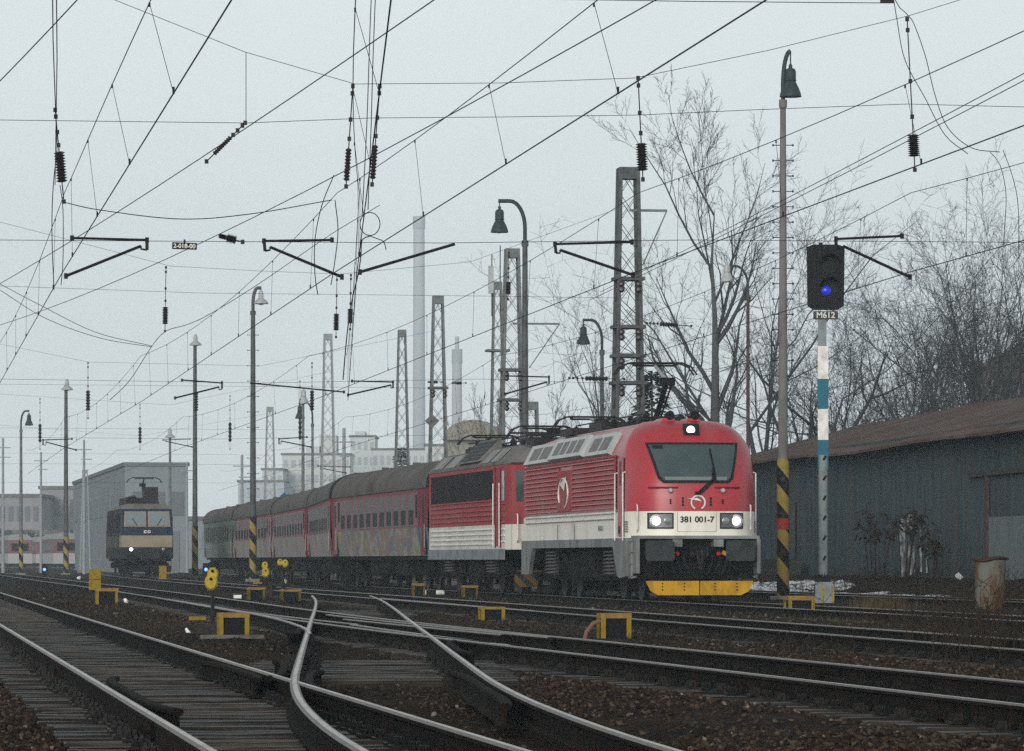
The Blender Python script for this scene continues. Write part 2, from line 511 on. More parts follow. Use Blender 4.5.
def scatter_mesh(name, base_v, base_f, pos, scale, mats, stretch=None):
    n = len(pos)
    bv = np.array(base_v, float); bf = np.array(base_f)
    k = len(bv)
    ang = NPR.random(n) * 2 * np.pi
    tl = (NPR.random((n, 2)) - 0.5) * 1.2
    jit = 1 + (NPR.random((n, k, 1)) - 0.5) * 0.95
    v = bv[None] * jit
    sc = scale[:, None] * (0.65 + 0.7 * NPR.random((n, 3)))
    sc[:, 2] *= 0.75
    v = v * sc[:, None, :]
    c, s = np.cos(ang)[:, None], np.sin(ang)[:, None]
    x, y, z = v[..., 0], v[..., 1], v[..., 2]
    x2, y2 = x * c - y * s, x * s + y * c
    z2 = z + x2 * tl[:, :1] + y2 * tl[:, 1:]
    v = np.stack([x2, y2, z2], -1) + pos[:, None, :]
    f = bf[None] + (np.arange(n) * k)[:, None, None]
    me = bpy.data.meshes.new(name)
    me.vertices.add(n * k); me.vertices.foreach_set('co', v.reshape(-1))
    nf = n * len(bf)
    me.loops.add(nf * 3); me.loops.foreach_set('vertex_index', f.reshape(-1).astype(np.int32))
    me.polygons.add(nf)
    me.polygons.foreach_set('loop_start', np.arange(0, nf * 3, 3, dtype=np.int32))
    me.update(calc_edges=True)
    me.materials.append(mats)
    o = bpy.data.objects.new(name, me); COL.objects.link(o)
    return o

PHI = (1 + 5 ** 0.5) / 2
ICO_V = np.array([(-1, PHI, 0), (1, PHI, 0), (-1, -PHI, 0), (1, -PHI, 0), (0, -1, PHI), (0, 1, PHI), (0, -1, -PHI), (0, 1, -PHI), (PHI, 0, -1), (PHI, 0, 1), (-PHI, 0, -1), (-PHI, 0, 1)]) / 1.9
ICO_F = [(0, 11, 5), (0, 5, 1), (0, 1, 7), (0, 7, 10), (0, 10, 11), (1, 5, 9), (5, 11, 4), (11, 10, 2), (10, 7, 6), (7, 1, 8), (3, 9, 4), (3, 4, 2), (3, 2, 6), (3, 6, 8), (3, 8, 9), (4, 9, 5), (2, 4, 11), (6, 2, 10), (8, 6, 7), (9, 8, 1)]

def gravel():
    n = 150000
    inv = NPR.random(n) * (1 / 19.0 - 1 / 150.0) + 1 / 150.0
    d = 1 / inv
    x = (NPR.random(n) - 0.5) * 2 * (0.125 * d + 1.2)
    dm = track_dist(x, d)
    patch = vnoise(x * 0.35, d * 0.22, 11) + 0.6 * vnoise(x * 1.1, d * 0.6, 12)
    keep = (NPR.random(n) < np.clip(0.62 + 1.3 * patch, 0.10, 1)) & ((dm > 1.15) | (NPR.random(n) < 0.30))
    for k in PATHS:
        for o in (-0.7535, 0.7535):
            keep &= np.abs(x - xc(k, d) - o) > 0.10
    x, d = x[keep], d[keep]
    r = (0.011 + 0.015 * NPR.random(len(x)) ** 2.4) * (1 + np.clip(d - 50, 0, 100) / 120)
    z = ground_z(x, d) + r * 0.25
    m = island_mat('ballast_stones', [(0.0, (0.011, 0.008, 0.006)), (0.5, (0.032, 0.021, 0.0135)), (0.85, (0.060, 0.043, 0.031)), (0.975, (0.085, 0.067, 0.052)), (1.0, (0.19, 0.175, 0.15))])
    o = scatter_mesh('gravel', ICO_V, ICO_F, np.stack([x, d, z], 1), r, m)
    tagp(o, 'loose dark ballast stones between the rails', 'gravel', kind='stuff')
gravel()

# ------------------------------------------------------------------ tracks
RP = [(-.017, 0), (-.030, -.004), (-.036, -.013), (-.036, -.036), (-.011, -.05), (-.011, -.135), (-.07, -.15), (-.07, -.162),
      (.07, -.162), (.07, -.15), (.011, -.135), (.011, -.05), (.036, -.036), (.036, -.013), (.030, -.004), (.017, 0)]
def rail_part(path, off, parent, z=0.0, name='rail', wear=True, s0=None):
    p = np.asarray(path)
    t = np.gradient(p, axis=0)
    t /= np.linalg.norm(t, axis=1)[:, None]
    nrm = np.stack([t[:, 1], -t[:, 0]], 1)
    q = p + nrm * off
    m = len(RP)
    vs, fs, mi = [], [], []
    for i in range(len(q)):
        for u, w in RP:
            vs.append((q[i, 0] + nrm[i, 0] * u, q[i, 1] + nrm[i, 1] * u, w + z))
    for i in range(len(q) - 1):
        for k in range(m):
            a, b = i * m + k, i * m + (k + 1) % m
            fs.append((a, b, b + m, a + m)); mi.append(0 if (k == m - 1 and wear) else (2 if k in (0, 1, m - 2, m - 3) and wear else 1))
    fs.append(tuple(range(m))); mi.append(1)
    fs.append(tuple(range((len(q) - 1) * m, len(q) * m))[::-1]); mi.append(1)
    me = bpy.data.meshes.new(name)
    me.from_pydata(vs, [], fs)
    me.materials.append(M_RAILTOP); me.materials.append(M_RAILSIDE); me.materials.append(M_RAILEDGE)
    me.polygons.foreach_set('material_index', mi)
    import bmesh
    bm = bmesh.new(); bm.from_mesh(me); bmesh.ops.recalc_face_normals(bm, faces=bm.faces); bm.to_mesh(me); bm.free()
    o = bpy.data.objects.new(name, me); COL.objects.link(o); o.parent = parent
    return o

def sleeper_mesh(seed, L=2.55):
    rr = random.Random(seed)
    b = MB().use(0)
    w = 0.25
    n = 7
    vs, fs = [], []
    for i in range(n + 1):
        x = -L / 2 + L * i / n
        for y, z in ((-w / 2, -.32), (-w / 2, -.175), (-w / 2 + .02, -.165), (0.02, -.167), (w / 2 - .02, -.165), (w / 2, -.178), (w / 2, -.32)):
            vs.append((x + rr.uniform(-.012, .012) * (i in (0, n)), y + rr.uniform(-.008, .008), z + rr.uniform(-.008, .003)))
    for i in range(n):
        for k in range(6):
            a = i * 7 + k
            fs.append((a, a + 1, a + 8, a + 7))
    fs.append(tuple(range(7))); fs.append(tuple(range(n * 7, n * 7 + 7)))
    b.add(vs, fs)
    b.use(1)
    for sx in (-.7535, .7535):
        b.box((sx, 0, -.158), (.36, .16, .018))
        for px in (-.135, -.1, .1, .135):
            for py in (-.05, .05):
                b.lathe([(.022, -.15), (.022, -.125), (.014, -.122), (.013, -.10)], (sx + px, py, 0), 6)
        for px in (-.085, .085):
            b.box((sx + px, 0, -.128), (.06, .10, .035), ry=.25 * (1 if px < 0 else -1))
    return b.mesh('sleeper', [M_SLEEPER, M_CLIP])
SLEEPERS = [sleeper_mesh(i) for i in range(5)]

def lay_track(key, label, d0, d1, z, s_from, s_to, step=0.62, avoid=(), rails=(-.7535, .7535), n_parts=100):
    p = PATHS[key]
    t = thing('railway_track', label, 'railway track', (0, 0, 0), group='railway tracks in the yard')
    sel = p[(p[:, 1] >= d0) & (p[:, 1] <= d1)]
    for o in rails: rail_part(sel, o, t, z)
    rest = MB()
    d, i = s_from, 0
    while d < s_to:
        x = float(xc(key, d))
        sl = (float(xc(key, d + .5)) - float(xc(key, d - .5)))
        bad = any(abs(float(xc(k, d)) - x) < lim for k, lim in avoid)
        if not bad:
            rz = math.atan(-sl) + random.uniform(-.012, .012)
            if i < n_parts:
                o = bpy.data.objects.new('sleeper', SLEEPERS[i % 5])
                COL.objects.link(o); o.parent = t
                o.location = (x + random.uniform(-.04, .04), d, random.uniform(-.012, .0))
                o.rotation_euler = (random.uniform(-.008, .008), 0, rz + (math.pi if i % 2 else 0))
            else:
                rest.box((x, d, -.24 + random.uniform(-.01, .005)), (2.5, .25, .15), rz=rz)
            i += 1
        d += step * math.cos(math.atan(sl))
    if rest.v:
        o = rest.build('sleepers', M_SLEEPER, t); o['kind'] = 'stuff'
    return t

TR_A = lay_track('near', 'nearest straight track with dark wooden sleepers entering at the lower left corner', 14, 420, 0.0, 19, 130)
TR_S = lay_track('slip', 'track of the double slip sweeping to the right edge below the yellow machine boxes', 15, 420, -0.0015, 24, 130, avoid=(('near', 1.2),))
TR_L = lay_track('ladder', 'crossover track running almost straight away across the other tracks', 14, 119, 0.0025, 19, 100, avoid=(('near', 2.15), ('slip', 2.15)))
TR_3 = lay_track('third', 'track between the slip and the red train, leading to the blue locomotive', 40, 298, -0.003, 44, 150)
TR_T = lay_track('train', 'track under the red passenger train', 60, 350, -0.001, 70, 150)
TR_F = lay_track('far', 'farthest track along the snow strip by the corrugated shed', 60, 330, 0.0, 75, 160)
# curved closure rail of the slip: from the slip track's left rail into the crossover's left rail
rail_part(catmull([(-8.55 - .76, 117), (-5.55, 87.7), (-3.78, 72.6), (-2.85, 62.5), (-2.52, 57)], 1.2), 0, TR_L, 0.0045, 'closure_rail')
# guard rails beside the crossings
def guard(path_key, off, d0, d1, parent, flare):
    p = PATHS[path_key]
    ds = np.linspace(d0, d1, 16)
    q = np.stack([xc(path_key, ds) + off + flare * (np.abs(np.linspace(-1, 1, 16)) ** 6), ds], 1)
    rail_part(q, 0, parent, -0.004, 'guard_rail', wear=False)
guard('near', -.7535 + .125, 28.5, 36.5, TR_A, .10)
guard('ladder', .7535 - .12, 29.5, 38, TR_L, -.08)
guard('ladder', -.7535 - .13, 58, 66, TR_S, -.10)
guard('slip', -.7535 + .12, 50, 57, TR_S, .08)
guard('ladder', .7535 + .12, 46, 53, TR_L, .10)
# slip and switch blades lying against the running rails
def blade(path_key, off0, off1, d0, d1, parent, z=-.006):
    p = PATHS[path_key]; n = 14
    ds = np.linspace(d0, d1, n)
    q = np.stack([xc(path_key, ds) + np.linspace(off0, off1, n), ds], 1)
    rail_part(q, 0, parent, z, 'switch_blade')
blade('slip', .7535 - .10, .7535 - .30, 55, 78, TR_S)
blade('slip', -.7535 + .10, -.7535 + .34, 50, 66, TR_S)
blade('slip', .7535 - .34, .7535 - .62, 57, 72, TR_S)
blade('slip', -.7535 + .45, -.7535 + .10, 66, 84, TR_S)
blade('third', -.7535 + .10, -.7535 + .26, 84, 112, TR_3)
guard('ladder', -.7535 + .11, 33.5, 38.5, TR_L, .09)
guard('near', .7535 - .11, 36.0, 42.0, TR_A, -.10)
guard('ladder', -.7535 - .12, 36.5, 42.5, TR_L, -.10)
# joint bars bolted to the rails
def joint(key, off, d, parent):
    p0 = np.array([xc(key, d - .4) + off, d - .4]); p1 = np.array([xc(key, d + .4) + off, d + .4])
    b = MB()
    for sx in (-.028, .028):
        b.bar((p0[0] + sx, p0[1], -.09), (p1[0] + sx, p1[1], -.09), .03, .085)
    for t in (.12, .37, .63, .88):
        q = p0 + (p1 - p0) * t
        b.lathe([(.02, -.075), (.02, .075)], (q[0], q[1], -.09), 6, 'X')
    b.build('joint_bar', M_RAILSIDE, parent)
for key, off, d, t in (('near', -.7535, 27.2, TR_A), ('near', -.7535, 41.5, TR_A), ('near', .7535, 33.5, TR_A), ('ladder', .7535, 33.0, TR_L), ('slip', -.7535, 36.5, TR_S), ('slip', .7535, 41, TR_S)):
    joint(key, off, d, t)

# ------------------------------------------------------------------ train materials
M_RED = mat('signal_red_paint', (0.36, 0.017, 0.030), 0.36, 0, (0.25, 0.045, 0.05), 2.2, 0.43, 0.72, stretch=(1.3, 1, .3), c3=(0.30, 0.06, 0.065), scale3=.7)
M_REDD = mat('dusty_red_paint', (0.27, 0.032, 0.042), 0.6, 0, (0.27, 0.075, 0.08), 1.5, 0.4, 0.7, stretch=(1, 1, .35))
M_REDLOUV = mat('louvre_red_paint', (0.29, 0.03, 0.038), 0.6, 0, (0.29, 0.10, 0.105), 1.2, 0.42, 0.75, stretch=(1, .3, 1))
M_CREAM = mat('cream_white_paint', (0.72, 0.70, 0.62), 0.45, 0, (0.50, 0.47, 0.39), 1.6, 0.46, 0.74, stretch=(1, 1, .4))
M_CREAMD = mat('dirty_white_paint', (0.60, 0.585, 0.53), 0.6, 0, (0.36, 0.34, 0.30), 1.6, 0.45, 0.72, stretch=(1, 1, .3))
M_SKIRT = mat('grey_skirt_paint', (0.195, 0.207, 0.207), 0.55, 0, (0.10, 0.10, 0.095), 2.2, 0.42, 0.68, stretch=(1, 1, .4))
M_SKIRTD = mat('grey_blue_skirt', (0.20, 0.225, 0.25), 0.6, 0, (0.10, 0.105, 0.11), 2, 0.45, 0.7)
M_ROOFP = mat('roof_panel_grey', (0.44, 0.46, 0.46), 0.5, 0.1, (0.33, 0.34, 0.33), 1.4)
M_ROOFIN = mat('roof_intake', (0.13, 0.13, 0.13), 0.6, 0, (0.22, 0.19, 0.18), 3)
M_GLASS = mat('windscreen_glass', (0.035, 0.060, 0.062), 0.10, 0, (0.06, 0.075, 0.075), 2.0, spec=0.75)
M_SEAL = mat('black_rubber', (0.010, 0.014, 0.016), 0.6)
M_UNDER = mat('underframe_black', (0.008, 0.009, 0.011), 0.8, 0, (0.022, 0.020, 0.018), 4)
M_WHEEL = mat('wheel_steel', (0.018, 0.016, 0.015), 0.6, 0.3, (0.036, 0.030, 0.027), 5)
M_PLOW = mat('plough_yellow', (0.46, 0.255, 0.012), 0.5, 0, (0.20, 0.11, 0.015), 3.5, 0.46, 0.75, stretch=(1, 1, .5))
M_LIT = mat('lit_headlamp', (1, 1, 1), 0.3, emit=(1.0, 0.90, 0.80, 1.6))
M_LENS = mat('unlit_lens', (0.22, 0.24, 0.25), 0.15, 0.4)
M_LAMPBOX = mat('lamp_recess', (0.10, 0.10, 0.11), 0.4, 0.2)
M_CHROME = mat('satin_chrome', (0.45, 0.46, 0.47), 0.35, 0.6)
M_ROOFGREY = mat('sooty_roof_paint', (0.155, 0.15, 0.145), 0.75, 0, (0.085, 0.08, 0.075), 1.0, 0.42, 0.7)
M_GRILLE = mat('air_grille', (0.016, 0.014, 0.017), 0.7, 0, (0.036, 0.022, 0.024), 1.2)
M_PANTO = mat('pantograph_grey', (0.32, 0.33, 0.33), 0.5, 0.2)
M_HOSER = mat('red_hose', (0.40, 0.02, 0.02), 0.5)
M_DKRED = mat('dark_red_slot', (0.12, 0.006, 0.012), 0.6)

def bogie(parent, y, half=1.0, base=2.5, wr=0.62, spring=True, mat_frame=None):
    'two-axle bogie: frame part with wheels and springs as sub-parts'
    mf = mat_frame or M_UNDER
    b = MB()
    for sx in (-1, 1):
        b.prism([(y - base / 2 - .75, .50), (y - base / 2 - .5, .92), (y - .7, .88), (y - .45, .62), (y + .45, .62), (y + .7, .88), (y + base / 2 + .5, .92), (y + base / 2 + .75, .50),
                 (y + base / 2 + .45, .62), (y + base / 2 - .3, .66), (y + .5, .45), (y - .5, .45), (y - base / 2 + .3, .66), (y - base / 2 - .45, .62)], sx * half - .05, sx * half + .05, 'YZ')
        for yy in (-1, 1):
            b.box((sx * (half + .06), y + yy * base / 2, .62), (.20, .36, .34))
            b.lathe([(.14, -.05), (.14, .02), (.09, .06)], (sx * (half + .15), y + yy * base / 2, .62), 12, 'X')
            b.box((sx * (half - .1), y + yy * (base / 2 + .62), .45), (.12, .10, .55))
    b.box((0, y, .75), (2 * half, .5, .35))
    b.box((0, y, .5), (1.2, base + 1.6, .25))
    fr = b.build('bogie', mf, parent)
    for yy in (-1, 1):
        w = MB()
        for sx in (-1, 1):
            w.lathe([(.1, -.09), (wr * .45, -.08), (wr * .72, -.03), (wr - .06, -.05), (wr + .025, -.05), (wr + .025, -.02), (wr, -.015), (wr - .01, .08), (wr - .06, .085), (wr * .6, .03), (.12, .09)] if sx < 0 else
                    [(.1, .09), (wr * .45, .08), (wr * .72, .03), (wr - .06, .05), (wr + .025, .05), (wr + .025, .02), (wr, .015), (wr - .01, -.08), (wr - .06, -.085), (wr * .6, -.03), (.12, -.09)],
                    (sx * -.75 * -1, y + yy * base / 2, wr), 24, 'X')
        w.lathe([(.09, -.72), (.09, .72)], (0, y + yy * base / 2, wr), 10, 'X')
        w.build('wheelset', M_WHEEL, fr, smooth=40)
    if spring:
        for sx in (-1, 1):
            for yy in (-.34, .34):
                c = MB()
                c.tube([(sx * (half + .17) + .12 * math.cos(t * 2 * math.pi), y + yy + .12 * math.sin(t * 2 * math.pi), .55 + .085 * t) for t in np.linspace(0, 7, 57)], .026, 5)
                c.build('spring', M_SPRING, fr)
    return fr

# ------------------------------------------------------------------ the leading locomotive
def lead_loco():
    root = thing('locomotive', 'clean red and white electric locomotive leading the train with lit headlamps and yellow plough', 'locomotive', (4.17, 103.2, 0), math.atan(.1375), group='locomotives in the yard')
    HWM, L = 1.475, 18.0
    def hw(z):
        if z < 3.28: return HWM - .02 * max(0, (z - 2.0)) / 1.3
        t = min(1.0, (z - 3.28) / .82)
        return 1.455 - .015 * t - .70 * (1 - math.sqrt(max(0, 1 - t ** 1.75)))
    def base(z):
        return float(np.interp(z, [1.44, 2.4, 2.69, 3.2, 3.57, 3.87, 4.02, 4.10], [0, .02, .07, .30, .50, .78, 1.02, 1.30]))
    def ny(x, z):
        u = min(1.0, abs(x) / hw(z))
        return base(z) + .12 * u * u + .66 * u ** 5
    zs = [1.42, 1.7, 2.02, 2.03, 2.3, 2.6, 2.9, 3.15, 3.28, 3.40, 3.52, 3.64, 3.75, 3.85, 3.93, 4.0, 4.05, 4.08, 4.10]
    us = [-1, -.985, -.95, -.88, -.75, -.55, -.3, 0, .3, .55, .75, .88, .95, .985, 1]
    b = MB()
    rows = []
    for z in zs:
        h = hw(z)
        yf = max(1.6, base(z) + .95)
        h2 = min(h, 1.455 - .30 * max(0, min(z, 3.88) - 3.32) / .56 - max(0, z - 3.88) * 2.6)
        row = [(-h2, L - .25, z), (-h2, 2.9, z), (-h, yf, z)] + [(u * h, ny(u * h, z), z) for u in us] + [(h, yf, z), (h2, 2.9, z), (h2, L - .25, z)]
        rows.append(row)
    n = len(rows[0])
    vs = [p for r in rows for p in r]
    b.add(vs, [])
    for i in range(len(zs) - 1):
        zc = (zs[i] + zs[i + 1]) / 2
        b.use(1 if zc < 2.025 else 0)
        for k in range(n - 1):
            a = i * n + k
            b.f.append((a, a + 1, a + 1 + n, a + n)); b.m.append(b.mi)
    o = (len(zs) - 1) * n
    b.use(0)
    for k in range(n // 2):
        b.f.append((o + k, o + k + 1, o + n - 2 - k, o + n - 1 - k)); b.m.append(0)
    rear = [i * n for i in range(len(zs))] + [i * n + n - 1 for i in reversed(range(len(zs)))]
    b.f.append(tuple(rear)); b.m.append(0)
    body = b.build('body', [M_RED, M_CREAM], root, smooth=35)
    # --- front fittings
    def patch(name, z0, z1, x0a, x1a, x0b, x1b, off, m, parent, nu=12, nv=6, rnd=0.0):
        def fn(u, v):
            z = z0 + (z1 - z0) * v
            xa, xb = x0a + (x0b - x0a) * v, x1a + (x1b - x1a) * v
            x = xa + (xb - xa) * u
            if rnd:
                e = rnd * (1 - min(1, v / .14)) ** 2
                x = (xa + xb) / 2 + (x - (xa + xb) / 2) * (1 - e)
            return (x, ny(x, z) - off, z)
        g = MB().grid(fn, nu, nv)
        ob = g.build(name, m, parent, smooth=60)
        return ob
    ws = patch('windscreen', 2.66, 3.585, -.84, .84, -1.07, 1.07, .012, M_SEAL, root, 16, 10, .10)
    patch('pane', 2.715, 3.535, -.785, .785, -1.0, 1.0, .024, M_GLASS, ws, 16, 10, .07)
    patch('dashboard', 2.725, 2.80, -.70, .70, -.72, .72, .027, mat('dashboard_glint', (0.16, 0.18, 0.18), .5), ws, 10, 2)
    patch('sun_blind', 3.44, 3.525, -.93, -.70, -.93, -.70, .027, M_SEAL, ws, 4, 2)
    wp = MB()
    def fp(x, z, off=.06): return (x, ny(x, z) - off, z)
    wp.tube([fp(.02, 2.43), fp(.18, 2.58), fp(.36, 2.74, .10)], .022, 6)
    wp.tube([fp(.05, 2.40), fp(.24, 2.56), fp(.42, 2.76, .10)], .016, 6)
    wp.tube([fp(.44, 2.68, .07), fp(.42, 3.0, .05), fp(.36, 3.44, .045)], .021, 6)
    wp.tube([fp(.36, 2.72, .1), fp(.40, 3.0, .09)], .02, 6)
    wp.box(fp(.02, 2.43, .04), (.12, .06, .07))
    wp.build('wiper', M_BLACK, root)
    # number panel
    patch('number_plate', 1.565, 2.005, -.44, .44, -.44, .44, .014, M_CREAM, root)
    pl = MB()
    for xx in (-.44, .44): pl.bar(fp(xx, 1.565, .012), fp(xx, 2.0, .012), .008, .008)
    pl.bar(fp(-.44, 1.565, .012), fp(.44, 1.565, .012), .008, .008)
    pl.build('panel_gap', M_SKIRT, root)
    t = text_part('381 001-7', .185, M_BLACK, root, (0, ny(.2, 1.83) - .03, 1.83), (math.radians(90), 0, 0), 'number_lettering', sx=1.03)
    # emblem: open ring with a beak
    e = MB()
    ring = []
    for a in np.linspace(math.radians(-62), math.radians(242), 30):
        ring.append((.03 + .155 * math.cos(a), ny(0, 2.22) - .025, 2.215 + .155 * math.sin(a)))
    e.tube(ring, .020, 5)
    yb = ny(0, 2.3) - .035
    e.add([(-.22, yb, 2.305), (.02, yb, 2.315), (.12, yb, 2.235), (.02, yb, 2.262), (-.22, yb + .01, 2.30)], [(0, 1, 2, 3)])
    e.build('emblem', M_WHITEP, root)
    for sx in (-1, 1):
        hb = patch('headlight', 1.625, 1.985, sx * 1.10 if sx < 0 else .53, -.53 if sx < 0 else 1.10, sx * 1.10 if sx < 0 else .53, -.53 if sx < 0 else 1.10, .012, M_SEAL, root)
        patch('reflector', 1.655, 1.955, -1.07 if sx < 0 else .56, -.56 if sx < 0 else 1.07, -1.07 if sx < 0 else .56, -.56 if sx < 0 else 1.07, .02, M_LAMPBOX, hb)
        cx = sx * .915
        MB().lathe([(.135, 0), (.15, -.012), (.15, -.03), (.12, -.035)], (cx, ny(cx, 1.8) - .012, 1.80), 20, 'Y').build('bezel', M_CHROME, hb, smooth=40)
        MB().lathe([(.100, 0), (.09, -.02), (.05, -.035), (.0, -.04)], (cx, ny(cx, 1.8) - .040, 1.80), 20, 'Y').build('bulb', M_LIT, hb, smooth=60)
        MB().lathe([(.085, 0), (.085, -.012), (.05, -.02)], (sx * .665, ny(.66, 1.8) - .025, 1.80), 14, 'Y').build('marker_lens', M_LENS, hb, smooth=40)
        # marker brackets and slots under the windscreen
        patch('grab_slot', 2.535, 2.575, -1.08 if sx < 0 else .42, -.42 if sx < 0 else 1.02, -1.08 if sx < 0 else .42, -.42 if sx < 0 else 1.02, .014, M_DKRED, root)
        MB().lathe([(.055, 0), (.055, -.09), (.035, -.11)], (sx * .60, ny(.6, 2.5) + .02, 2.49), 12, 'Y').build('bracket_lamp', M_CHROME, root, smooth=40)
        sk = MB()
        for xx, h in ((.60, .10), (.32, .18)):
            for dz in (-.4, 0, .4):
                sk.box((sx * xx, ny(xx, 2.2) - .012, 2.24 + dz * h), (.035, .03, h * .28))
        sk.build('socket', M_BLACK, root)
        hr = MB()
        x = sx * 1.30
        hr.tube([(x, ny(x, 2.16) - .02, 2.17), (x, ny(x, 2.16) - .10, 2.16), (x, ny(x, 2.1) - .12, 2.08), (x, ny(x, 1.7) - .12, 1.62), (x, ny(x, 1.6) - .02, 1.56)], .017, 6)
        hr.build('handrail', M_WHITEP, root)
    th = MB().box((0, base(3.87) - .03, 3.87), (.36, .10, .29), rx=-.55)
    th = th.build('top_headlight', M_SEAL, root)
    MB().lathe([(.092, 0), (.092, -.03), (.05, -.04), (0, -.042)], (-.02, base(3.87) - .085, 3.87), 20, 'Y').build('bulb', M_LIT, th, smooth=60)
    # buffer beam, buffers, hoses, plough
    bb = MB()
    bb.bx(-1.40, 1.40, -.20, 1.3, 1.40, 1.47)
    bb.bx(-1.40, 1.40, .32, 1.2, 1.05, 1.40)
    for sx in (-1, 1):
        bb.bx(sx * 1.34, sx * 1.42, -.20, 1.5, .62, 1.40)
        bb.bx(sx * .36, sx * .58, -.16, .3, 1.22, 1.40)
    bb.build('buffer_beam', M_SKIRT, root)
    dk = MB()
    dk.bx(-1.33, 1.33, .24, .34, .5, 1.40)
    dk.bx(-.22, .22, -.30, .3, .98, 1.20)
    dk.lathe([(.03, -.2), (.03, .2)], (0, -.25, .85), 6)
    for xx in (-.95, -.62, .62, .95): dk.bar((xx, .25, .5), (xx * .9, -.05, .92), .08, .08)
    dk.build('coupler_recess', M_UNDER, root)
    ho = MB()
    ho.tube([(-.05, -.32, 1.12), (-.05, -.42, .98), (.02, -.40, .72), (.05, -.30, .70)], .05, 8)
    ho.tube([(.05, -.32, 1.12), (.06, -.40, .98), (.03, -.38, .74)], .035, 8)
    ho.bar((-.2, -.3, 1.05), (.2, -.3, 1.05), .06, .05)
    ho.build('coupling_hook', M_IRON, root)
    for sx in (-1, 1):
        bf = MB()
        bf.lathe([(.12, .3), (.12, -.2), (.16, -.22), (.16, -.42)], (sx * .92, 0, 1.06), 16, 'Y')
        bf = bf.build('buffer', M_UNDER, root, smooth=40)
        pad = MB()
        pts = [(-.33, -.19), (-.28, -.23), (.28, -.23), (.33, -.19), (.33, .19), (.28, .23), (-.28, .23), (-.33, .19)]
        pad.prism([(sx * .92 + u, 1.13 + v) for u, v in pts], -.47, -.42, 'XZ')
        pad.build('buffer_plate', mat('oiled_buffer_plate', (0.035, 0.04, 0.044), 0.55, 0.2, (0.02, 0.022, 0.022), 3), bf)
        hs = MB()
        for k, xx in enumerate((.34, .50, .66)):
            hs.tube([(sx * xx, .2, 1.02), (sx * xx, -.12, 1.02), (sx * (xx - .03), -.22, .86), (sx * (xx - .12), -.16, .62), (sx * (xx - .2), .0, .58)], .026, 6)
        hs.build('air_hose', M_SEAL, root)
        MB().lathe([(.05, 0), (.05, -.09), (.02, -.12)], (sx * .47, -.08, 1.06), 8, 'Y').build('hose_tap', M_HOSER, root)
        MB().box((sx * .62 if sx > 0 else -.60, -.12, 1.07), (.13, .12, .09), ry=.4).build('brake_tap', M_PLOW, root)
        pw = MB()
        x0, x1 = (.012, 1.20) if sx > 0 else (-1.20, -.012)
        if sx > 0: poly = [(.012, .13), (.95, .13), (1.12, .22), (1.22, .42), (1.22, .45), (.012, .45)]
        else: poly = [(-.012, .13), (-.012, .45), (-1.22, .45), (-1.22, .42), (-1.12, .22), (-.95, .13)]
        pw.prism(poly, -.36, -.33, 'XZ')
        pw.use(1)
        for xx in (.35, .85):
            for zz in (.25, .32, .39): pw.lathe([(.018, 0), (.014, -.02)], (sx * xx, -.36, zz), 6, 'Y')
            pw.bar((sx * xx, -.33, .3), (sx * xx, .3, .8), .08, .08)
        pw.build('snow_plough', [M_PLOW, M_BLACK], root)
        st = MB()
        for zz in (.52, .80, 1.06, 1.32): st.bx(sx * 1.12, sx * 1.46, .30, .62, zz, zz + .04)
        for yy in (.30, .60): st.bx(sx * 1.42, sx * 1.46, yy, yy + .05, .50, 1.40)
        st.bx(sx * 1.10, sx * 1.14, .30, .62, .5, 1.4)
        st.build('step_ladder', M_SKIRT, root)
    # --- sides
    for sx in (-1, 1):
        X = sx * 1.475
        sk = MB()
        sk.prism([(.65, 1.42), (L - .3, 1.42), (L - .3, .55), (L - 1.6, .55), (L - 2.3, 1.22), (2.5, 1.22), (1.9, .55), (1.5, .5), (.65, .55)], X - .05, X + .012 * sx if sx > 0 else X + .05, 'YZ')
        sk.build('skirt', M_SKIRT, root)
        sb = MB()
        for yy in (2.9, 5.2, 9.3, 13.2, 15.6): sb.bx(X - .01, X + sx * .025, yy, yy + .28, 1.25, 1.36)
        for zz in (1.02, 1.52): sb.bx(X - .01, X + sx * .028, 1.62, 1.85, zz, zz + .17)
        for yy in (8.6, 11.4): sb.bx(X - .01, X + sx * .02, yy, yy + .02, 1.18, 1.80)
        sb.bx(X - .01, X + sx * .02, 8.6, 11.4, 1.225, 1.245)
        sb.build('skirt_hatch', M_SEAL, root)
        # louvred wall panel
        lv = MB()
        y0, y1 = 2.35, L - .75
        segs = ((y0, 8.95), (11.25, y1))
        for k in range(11):
            z = 2.12 + k * (3.24 - 2.12) / 10
            for a, c in (segs if 1 <= k <= 9 else ((y0, y1),)):
                lv.use(0).prism([(X - sx * .01, z + .10), (X + sx * .034, z + .022), (X + sx * .034, z), (X - sx * .01, z - .008)], a, c, 'XZ')
                lv.use(1).bx(X, X + sx * .040, a, c, z - .004, z + .013)
        lv.build('louvre_panel', [M_REDLOUV, mat('louvre_edge', (0.50, 0.27, 0.27), 0.6)], root)
        fr = MB()
        for yy in (y0 - .08, y1 + .05): fr.bx(X - .01, X + sx * .035, yy, yy + .05, 2.03, 3.3)
        fr.bx(X - .01, X + sx * .04, y0 - .1, y1 + .1, 3.285, 3.325)
        fr.build('panel_frame', M_REDD, root)
        ml = MB()
        for zz in (1.86, 1.985): ml.prism([(X - sx * .01, zz + .06), (X + sx * .035, zz + .03), (X + sx * .035, zz + .01), (X - sx * .01, zz - .01)], y0, y1, 'XZ')
        ml.build('white_moulding', M_WHITEP, root)
        ep = MB().bx(X - .01, X + sx * .05, 8.95, 11.25, 2.12, 3.12).build('emblem_panel', M_REDLOUV, root)
        em = MB()
        xo = X + sx * .062
